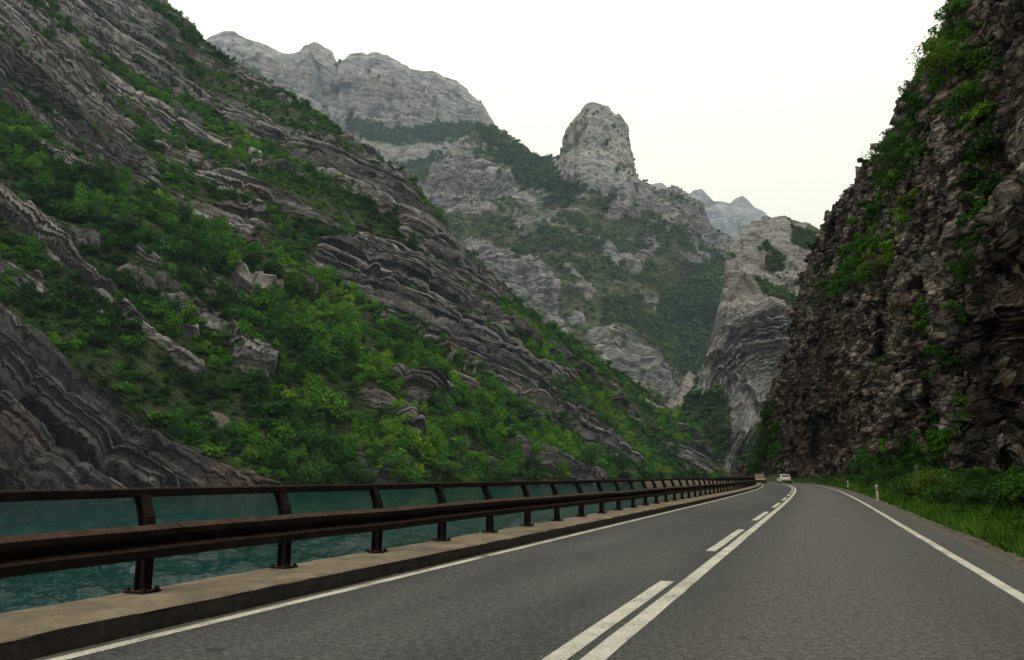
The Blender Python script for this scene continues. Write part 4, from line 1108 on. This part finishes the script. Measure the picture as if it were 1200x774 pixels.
# ================================================================== THINGS
# ---- guardrail ---------------------------------------------------------------
rm, rnt, rb = new_mat("rusty_steel")
rp = pos(rnt)
r1 = noise(rnt, rp, 3.0, 7, 0.7); r2 = noise(rnt, rp, 22, 5, 0.7)
rc = ramp(rnt, r1, [(0.34, (0.008, 0.006, 0.006)), (0.52, (0.015, 0.011, 0.010)), (0.62, (0.036, 0.020, 0.016)), (0.74, (0.085, 0.042, 0.029))])
rc = mix(rnt, ramp(rnt, r2, [(0.56, 0.0), (0.74, 0.5)]), rc, (0.095, 0.045, 0.030))
rg_ = N(rnt, "ShaderNodeNewGeometry"); rs_ = N(rnt, "ShaderNodeSeparateXYZ"); L(rnt, rg_.outputs["Normal"], rs_.inputs[0])
topd = math_(rnt, 'MULTIPLY', ramp(rnt, rs_.outputs["Z"], [(0.45, 0.0), (0.8, 1.0)]), ramp(rnt, noise(rnt, rp, 9, 6, 0.7), [(0.35, 0.15), (0.65, 0.95)]))
rc = mix(rnt, topd, rc, (0.105, 0.058, 0.042))               # flaking rust and dust lying on the upper edges
L(rnt, rc, rb.inputs["Base Color"])
rb.inputs["Roughness"].default_value = 0.88
rb.inputs["Metallic"].default_value = 0.25
bump(rnt, rb, r2, 0.4, 0.006)
rail = empty("guardrail", tuple(road(8, POST_L, KH)))
tag(rail, "rusty brown steel guardrail with leaning posts along the river side", "guardrail")
o_ = np.array(rail.location)
sr = np.arange(-9, 196, 0.4)
dent = 0.022 * fbm(np.stack([sr / 2.3, 0 * sr, 0 * sr], -1), 3, 701) + 0.03 * fbm(np.stack([sr / 9, 0 * sr, 0 * sr + 5], -1), 2, 703)
def along(prof, dz, dl, closed=True):
    pr = np.array(prof, float)
    V = road(sr[:, None], pr[None, :, 0] + dl[:, None], pr[None, :, 1] + dz[:, None]) - o_
    mb = MB(); mb.loft([list(r) for r in V], True, True)
    return mb
FACE = POST_L + 0.075
wprof = [(0, 0.46), (0.035, 0.475), (0.085, 0.50), (0.085, 0.55), (0.03, 0.585), (0.03, 0.635), (0.085, 0.67), (0.085, 0.72), (0.035, 0.745), (0, 0.76)]
ring = [(FACE + x, z) for x, z in wprof] + [(FACE + x - 0.012, z - 0.002 if z > 0.6 else z + 0.002) for x, z in wprof[::-1]]
along(ring, dent, 0.5 * dent).build("crash_beam", rm, rail)
TOPX = POST_L - 0.11
tr = [(TOPX - 0.045, 1.005), (TOPX + 0.045, 1.005), (TOPX + 0.05, 1.015), (TOPX + 0.05, 1.075), (TOPX + 0.04, 1.088), (TOPX - 0.04, 1.088), (TOPX - 0.05, 1.075), (TOPX - 0.05, 1.015)]
along(tr, 0.35 * dent, 0.2 * dent).build("top_rail", rm, rail)
def irow(dx, z, w=0.05, d=0.055, tw=0.012):
    return [(dx + x, y, z) for x, y in ((-d, -w), (-d, w), (-d + 0.014, w), (-d + 0.014, tw), (d - 0.014, tw), (d - 0.014, w), (d, w), (d, -w), (d - 0.014, -w), (d - 0.014, -tw), (-d + 0.014, -tw), (-d + 0.014, -w))]
pm = MB(); pm.loft([irow(0, 0.02), irow(0, 0.40), irow(-0.005, 0.55), irow(-0.022, 0.66), irow(-0.11, 0.865, d=0.05)])
post_me = pm.mesh("post"); post_me.materials.append(rm)
bm_ = MB(); bm_.box((0, 0, 0.012), (0.24, 0.20, 0.02))
for sx in (-1, 1):
    for sy in (-1, 1):
        bm_.box((sx * 0.095, sy * 0.07, 0.03), (0.03, 0.03, 0.03))
base_me = bm_.mesh("base_plate"); base_me.materials.append(rm)
pr_ = random.Random(3)
for i in range(99):
    s = -6.35 + 1.9 * i
    p = road(s, POST_L, KH + 0.008) - o_
    po = link_mesh("post", post_me, None, rail)
    po.location = p
    po.rotation_euler = (R(pr_.uniform(-1.5, 1.5)), R(pr_.uniform(-1.8, 1.8)), -heading(s))
    bo = link_mesh("base_plate", base_me, None, po)

sp_ = MB()
sp_.loft([[(x + 0.0145, y, z) for x, z in wprof] + [(x - 0.003, y, z) for x, z in wprof[::-1]] for y in (-0.19, 0.19)])
for zz in (0.525, 0.695):
    for yy in (-0.12, 0.12):
        sp_.box((0.103, yy, zz), (0.022, 0.032, 0.032))
splice_me = sp_.mesh("splice_plate"); splice_me.materials.append(rm)
for i in range(24):
    s = -6.35 + 0.42 + 3.8 * i
    dz = float(np.interp(s, sr, dent))
    so = link_mesh("splice_plate", splice_me, None, rail)
    so.location = road(s, FACE + 0.5 * dz, dz) - o_
    so.rotation_euler = (0, 0, -heading(s))

# ---- delineator posts ----------------------------------------------------------
wpm, wpn, wpb = new_mat("white_plastic")
L(wpn, ramp(wpn, noise(wpn, pos(wpn), 12, 5), [(0.3, (0.42, 0.41, 0.36)), (0.7, (0.68, 0.67, 0.61))]), wpb.inputs["Base Color"])
blk, _, blb = new_mat("black_band"); blb.inputs["Base Color"].default_value = (0.02, 0.02, 0.02, 1)
rfl, _, rfb = new_mat("amber_reflector"); rfb.inputs["Base Color"].default_value = (0.55, 0.22, 0.05, 1); rfb.inputs["Roughness"].default_value = 0.2
def delineator(loc, rz, label, h=0.70):
    t = empty("delineator_post", loc, rz)
    tag(t, label, "marker post", "white marker posts on the verge")
    b = MB(); b.loft([[(-0.06, -0.03, z), (0.06, -0.03, z), (0.035, 0.045, z), (-0.035, 0.045, z)] for z in (-0.15, h - 0.03)] + [[(-0.045, -0.02, h), (0.045, -0.02, h), (0.03, 0.035, h), (-0.03, 0.035, h)]])
    b.build("marker_body", wpm, t, bevel=0.006)
    b = MB(); b.box((0, -0.034, h - 0.20), (0.07, 0.012, 0.20)); b.build("black_band", blk, t)
    b = MB(); b.box((0, -0.042, h - 0.17), (0.035, 0.01, 0.08)); b.build("reflector", rfl, t)
d1 = atz(1028.6, 36.0, 0.09); d2 = atz(994, 66, 0.06)
delineator(tuple(d1), -R(22), "white marker post standing in the grass in front of the green bushes")
delineator(tuple(d2), -R(21), "smaller farther white marker post against the bare brown cliff foot", 0.72)

# ---- cars -------------------------------------------------------------------------
glass, _, glb = new_mat("car_glass"); glb.inputs["Base Color"].default_value = (0.012, 0.015, 0.017, 1); glb.inputs["Roughness"].default_value = 0.06; glb.inputs["Specular IOR Level"].default_value = 0.6
tyre_m, _, tyb = new_mat("tyre_rubber"); tyb.inputs["Base Color"].default_value = (0.015, 0.015, 0.015, 1)
rim_m, _, rib = new_mat("rim_metal"); rib.inputs["Base Color"].default_value = (0.3, 0.3, 0.3, 1); rib.inputs["Metallic"].default_value = 0.8; rib.inputs["Roughness"].default_value = 0.35
trim_m, _, trb = new_mat("dark_trim"); trb.inputs["Base Color"].default_value = (0.02, 0.02, 0.02, 1)
red_m, _, reb = new_mat("tail_lamp"); reb.inputs["Base Color"].default_value = (0.30, 0.012, 0.01, 1); reb.inputs["Roughness"].default_value = 0.2
clr_m, _, clb = new_mat("head_lamp"); clb.inputs["Base Color"].default_value = (0.75, 0.75, 0.72, 1); clb.inputs["Roughness"].default_value = 0.1
plate_m, _, plb = new_mat("plate_white"); plb.inputs["Base Color"].default_value = (0.6, 0.6, 0.58, 1)
def paint(name, c):
    m, nt, b = new_mat(name)
    L(nt, ramp(nt, noise(nt, pos(nt), 3, 4), [(0.3, tuple(x * 0.85 for x in c)), (0.7, c)]), b.inputs["Base Color"])
    b.inputs["Roughness"].default_value = 0.3; b.inputs["Coat Weight"].default_value = 0.5
    return m
def rrect(x, hw, z0, z1, r):
    pts = []
    for cx, cz, a0 in ((hw - r, z1 - r, 0), (-hw + r, z1 - r, 90), (-hw + r, z0 + r, 180), (hw - r, z0 + r, 270)):
        for k in range(4):
            a = R(a0 + 30 * k)
            pts.append((cx + r * math.cos(a), x, cz + r * math.sin(a)))
    return pts
def car(name, label, loc, rz, col, long_, hw, belt, roof, cabin):
    """nose towards +y; cabin = (rear foot, rear top, front top, front foot) along y as fractions of the length"""
    t = empty(name, loc, rz); tag(t, label, "car")
    Lh = long_ / 2
    b = MB()
    st = [(-1.0, 0.80, 0.42, belt - 0.10), (-0.97, 0.93, 0.28, belt - 0.03), (-0.8, 1.0, 0.22, belt), (-0.3, 1.0, 0.20, belt), (0.3, 1.0, 0.20, belt - 0.02), (0.62, 0.99, 0.22, belt - 0.08), (0.92, 0.92, 0.26, belt - 0.20), (1.0, 0.78, 0.36, belt - 0.28)]
    b.loft([rrect(y * Lh, hw * w, z0, z1, 0.10) for y, w, z0, z1 in st])
    ys = [c * Lh for c in cabin]
    cr = [(ys[0], 0.93, belt - 0.06, belt - 0.02), (ys[1], 0.78, belt - 0.06, roof - 0.02), ((ys[1] + ys[2]) / 2, 0.80, belt - 0.06, roof), (ys[2], 0.77, belt - 0.06, roof - 0.03), (ys[3], 0.92, belt - 0.08, belt - 0.03)]
    rings = []
    for y, w, z0, z1 in cr:
        wt_ = hw * w
        rings.append([(hw * 0.93, y, z0), (wt_, y, z1 - 0.06), (wt_ - 0.08, y, z1), (-wt_ + 0.08, y, z1), (-wt_, y, z1 - 0.06), (-hw * 0.93, y, z0)])
    b.loft(rings)
    b.build("body", col, t, smooth=False, bevel=0.02)
    def pane(nm, quad, off):
        m = MB(); q = [np.array(p, float) + np.array(off) for p in quad]
        n_ = np.cross(q[1] - q[0], q[2] - q[0]); n_ /= np.linalg.norm(n_)
        m.loft([[p - n_ * 0.006 for p in q], [p + n_ * 0.006 for p in q]])
        m.build(nm, glass, t)
    e = 0.10
    def slope(y0, z0, y1, z1, f):
        return y0 + (y1 - y0) * f, z0 + (z1 - z0) * f
    for nm, (ya, yb), sgn in (("rear_window", (ys[0], ys[1]), -1), ("windscreen", (ys[3], ys[2]), 1)):
        y0, z0 = slope(ya, belt - 0.02, yb, roof - 0.03, 0.14); y1, z1 = slope(ya, belt - 0.02, yb, roof - 0.03, 0.88)
        pane(nm, [(-hw * 0.78, y0, z0), (hw * 0.78, y0, z0), (hw * 0.66, y1, z1), (-hw * 0.66, y1, z1)], (0, sgn * 0.02, 0.015))
    for sx in (-1, 1):
        for f0, f1 in ((0.06, 0.48), (0.52, 0.94)):
            y0b, y1b = ys[0] + (ys[3] - ys[0]) * (0.12 + 0.76 * f0), ys[0] + (ys[3] - ys[0]) * (0.12 + 0.76 * f1)
            y0t, y1t = ys[1] + (ys[2] - ys[1]) * f0, ys[1] + (ys[2] - ys[1]) * f1
            pane("side_window", [(sx * hw * 0.925, y0b, belt + 0.02), (sx * hw * 0.925, y1b, belt + 0.02), (sx * hw * 0.825, y1t, roof - 0.12), (sx * hw * 0.825, y0t, roof - 0.12)], (sx * 0.012, 0, 0))
        for fy in (-0.62, 0.62):
            w = MB(); w.loft([[(sx * (hw - 0.19 + q), fy * Lh + rr * math.cos(a), 0.31 + rr * math.sin(a)) for a in np.linspace(0, 2 * math.pi, 20, endpoint=False)] for q, rr in ((0, 0.29), (0.03, 0.31), (0.18, 0.31), (0.205, 0.28))])
            wo_ = w.build("wheel", tyre_m, t)
            w = MB(); w.loft([[(sx * (hw + q), fy * Lh + rr * math.cos(a), 0.31 + rr * math.sin(a)) for a in np.linspace(0, 2 * math.pi, 20, endpoint=False)] for q, rr in ((0.0, 0.2), (0.025, 0.18))])
            w.build("rim", rim_m, wo_)
        m = MB(); m.box((sx * hw * 0.74, -Lh * 0.985, belt - 0.16), (0.22, 0.08, 0.18)); m.build("tail_light", red_m, t, bevel=0.015)
        m = MB(); m.box((sx * hw * 0.66, Lh * 0.955, belt - 0.34), (0.30, 0.14, 0.13)); m.build("headlight", clr_m, t, bevel=0.02)
        m = MB(); m.box((sx * (hw + 0.07), ys[3] - 0.25, belt + 0.05), (0.14, 0.08, 0.10)); m.build("mirror", trim_m, t, bevel=0.015)
    for nm, y in (("rear_bumper", -Lh * 0.985), ("front_bumper", Lh * 0.97)):
        m = MB(); m.box((0, y, 0.40), (hw * 1.82, 0.16, 0.20)); m.build(nm, trim_m, t, bevel=0.03)
    m = MB(); m.box((0, -Lh - 0.035, 0.62), (0.52, 0.02, 0.11)); m.build("number_plate", plate_m, t)
    return t
CAR_S = 126.0
car("white_car", "white hatchback driving away in the right lane at the bend", tuple(road(CAR_S, 1.5, 0.005)), -heading(CAR_S), paint("white_paint", (0.80, 0.80, 0.77)), 4.0, 0.84, 0.92, 1.46, (-0.96, -0.72, 0.18, 0.46))
YS = 126.0
car("yellow_car", "amber yellow car approaching in the left lane by the guardrail", tuple(road(YS, -2.2, 0.005)), math.pi - heading(YS), paint("amber_paint", (0.22, 0.095, 0.012)), 4.1, 0.82, 0.92, 1.5, (-0.97, -0.72, 0.18, 0.44))

# ---- trees and shrubs that can be told apart ------------------------------------------
KIND = {
    'dark': leaf_material("dark_leaves", [(0, (0.008, 0.030, 0.007)), (0.5, (0.018, 0.062, 0.010)), (1, (0.040, 0.10, 0.014))], False),
    'mid': leaf_material("mid_leaves", [(0, (0.015, 0.050, 0.008)), (0.5, (0.032, 0.098, 0.012)), (1, (0.065, 0.15, 0.016))], False),
    'lime': leaf_material("lime_leaves", [(0, (0.035, 0.078, 0.009)), (0.5, (0.075, 0.140, 0.013)), (1, (0.15, 0.19, 0.022))], False),
}
def tree(name, label, cat, loc, w, h, kind, leaves, size, seed, trunk=0.45, group=None, lobes=8, twiggy=False):
    rg = np.random.default_rng(seed)
    t = empty(name, tuple(loc), rg.uniform(0, 6.28)); tag(t, label, cat, group)
    lb_ = random_lobes(rg, w, h, lobes, 0.30)
    m = MB(); r0 = 0.035 * h
    m.tube([(0, 0, -0.25), (0.02 * h, 0, h * 0.2), (0.0, 0.02 * h, h * trunk), (0.03 * h, 0, h * 0.7)], [r0 * 1.2, r0, r0 * 0.8, r0 * 0.3])
    for l in lb_:
        m.tube([(0, 0.01 * h, h * trunk * rg.uniform(0.3, 0.9)), (l[0] * 0.5, l[1] * 0.5, l[2] * 0.72), (l[0], l[1], l[2])], [r0 * 0.5, r0 * 0.35, r0 * 0.12], 5)
    m.build("trunk", bark, t)
    V, Fq, sh = leaf_cloud(rg, lb_, leaves, size)
    me = np_mesh("crown", V, Fq, False, {"shade": sh}); me.materials.append(KIND[kind])
    link_mesh("crown", me, None, t)
    return t
def on(P, u, v):
    a, b = pix(P)
    d = (a - u) ** 2 + (b - v) ** 2
    r = np.hypot(P[..., 0], P[..., 1])
    d = np.where(d < max(16.0, d.min() + 1), r, 1e9)         # the nearest surface on that sight line
    i = np.unravel_index(np.argmin(d), d.shape)
    return P[i].copy()
k = 0
for u_, Y_, w, h, kind, lab in (
        (1097, 27, 2.3, 1.95, 'lime', "yellowish green bush standing foremost on the verge below the dark gully"),
        (1122, 25.5, 1.9, 1.35, 'mid', "mid green low bush just right of the yellowish verge bush"),
        (1068, 33, 2.2, 1.5, 'mid', "rounded green bush left of the yellowish verge bush"),
        (1048, 44, 2.6, 2.3, 'dark', "dark green bush against the cliff foot behind the nearer marker post"),
        (1150, 22.5, 1.8, 1.0, 'dark', "low dark bush under the hanging rock pillar"),
        (1192, 18.5, 1.9, 1.35, 'dark', "dark leafy bush at the very edge of the verge, nearest of all"),
        (1220, 16.5, 1.8, 1.5, 'mid', "green bush beyond the frame edge by the nearest verge bush"),
        (1018, 62, 2.6, 2.2, 'mid', "small green bush on the verge between the two marker posts")):
    k += 1
    tree("verge_bush", lab, "bush", atz(u_, Y_, 0.12), 0.85 * w, 0.8 * h, kind, 2300, 0.045, 800 + k, 0.3, "bushes along the verge", 15)
for u_, v_, w, h, kind, lab in (
        (1112, 92, 4.6, 3.4, 'lime', "yellow green bush jutting from the upper cliff edge below its top"),
        (1146, 96, 4.0, 3.2, 'lime', "yellow green bush beside the highest cliff bush, nearer the overhang"),
        (1142, 150, 4.2, 3.6, 'mid', "wide green bush hanging in the upper cliff above the gully"),
        (1030, 322, 3.4, 2.8, 'lime', "bright yellowish shrub halfway up the cliff face"),
        (1000, 338, 4.2, 3.0, 'mid', "green shrub left of the bright yellowish one halfway up the cliff"),
        (1066, 246, 2.2, 2.2, 'lime', "small yellow shrub on the rock rib below the cliff's green strip"),
        (1040, 200, 4.4, 3.4, 'dark', "dark green bush in the middle of the cliff's slanting green strip"),
        (948, 296, 2.4, 2.4, 'dark', "dark shrub leaning out from the cliff's skyline above the bend"),
        (1008, 196, 1.7, 1.9, 'dark', "thin shrub on the cliff skyline above the slanting green strip"),
        (1062, 120, 1.6, 1.9, 'dark', "wispy shrub standing highest but one on the cliff skyline"),
        (1120, 20, 2.0, 2.2, 'mid', "topmost shrub on the cliff skyline"),
        (896, 520, 5.2, 5.4, 'mid', "bushy green tree at the low far end of the cliff"),
        (890, 545, 4.6, 4.2, 'dark', "dark bush at the road's bend behind the yellow car")):
    k += 1
    tree("cliff_shrub", lab, "shrub", on(P6, u_, v_) - np.array([0, 0, 0.3]), w, h, kind, 1500, 0.10, 800 + k, 0.3, "shrubs on the dark cliff", 8)
for u_, v_, w, h, kind, lab in (
        (362, 574, 9, 9, 'mid', "tall green tree at the water's edge beside the lowest left rock outcrop"),
        (420, 572, 10, 9, 'dark', "dark rounded tree on the far bank between two brighter trees"),
        (470, 570, 10, 10, 'mid', "broad mid green tree on the far bank below the dark thicket"),
        (520, 568, 10, 9, 'mid', "leafy green tree on the far bank left of the yellowish bush"),
        (553, 570, 7, 6, 'lime', "yellowish bush at the water's edge left of the lowest thin rock tongue"),
        (590, 566, 10, 8, 'mid', "round green tree on the far bank right of the yellowish bush"),
        (695, 556, 13, 11, 'mid', "big bright green tree above the far rail beyond the rock tongue"),
        (728, 556, 12, 10, 'dark', "darker round tree right of the big bright far bank tree"),
        (775, 560, 14, 7, 'lime', "low yellow green bush spreading on the far bank near the bend"),
        (845, 558, 10, 7, 'lime', "small yellow green bush at the tip of the mountainside by the bend")):
    k += 1
    tree("bank_tree", lab, "tree", on(P1, u_, v_) - np.array([0, 0, 0.5]), w, h, kind, 2200, 0.30, 800 + k, 0.35, "trees on the far river bank", 11)

# ---- air -------------------------------------------------------------------------------
hz = MB(); hz.box((250, 2400, 1150), (5300, 6200, 2316))
hm = bpy.data.materials.new("haze"); hm.use_nodes = True
hm.node_tree.nodes.clear()
ho = hm.node_tree.nodes.new("ShaderNodeOutputMaterial")
pv = hm.node_tree.nodes.new("ShaderNodeVolumePrincipled")
pv.inputs["Color"].default_value = (0.52, 0.74, 1.0, 1)
pv.inputs["Density"].default_value = 0.00008
hm.node_tree.links.new(pv.outputs[0], ho.inputs["Volume"])
tag(hz.build("haze", hm), "thin pale blue haze filling the gorge", "haze", None, 'stuff')
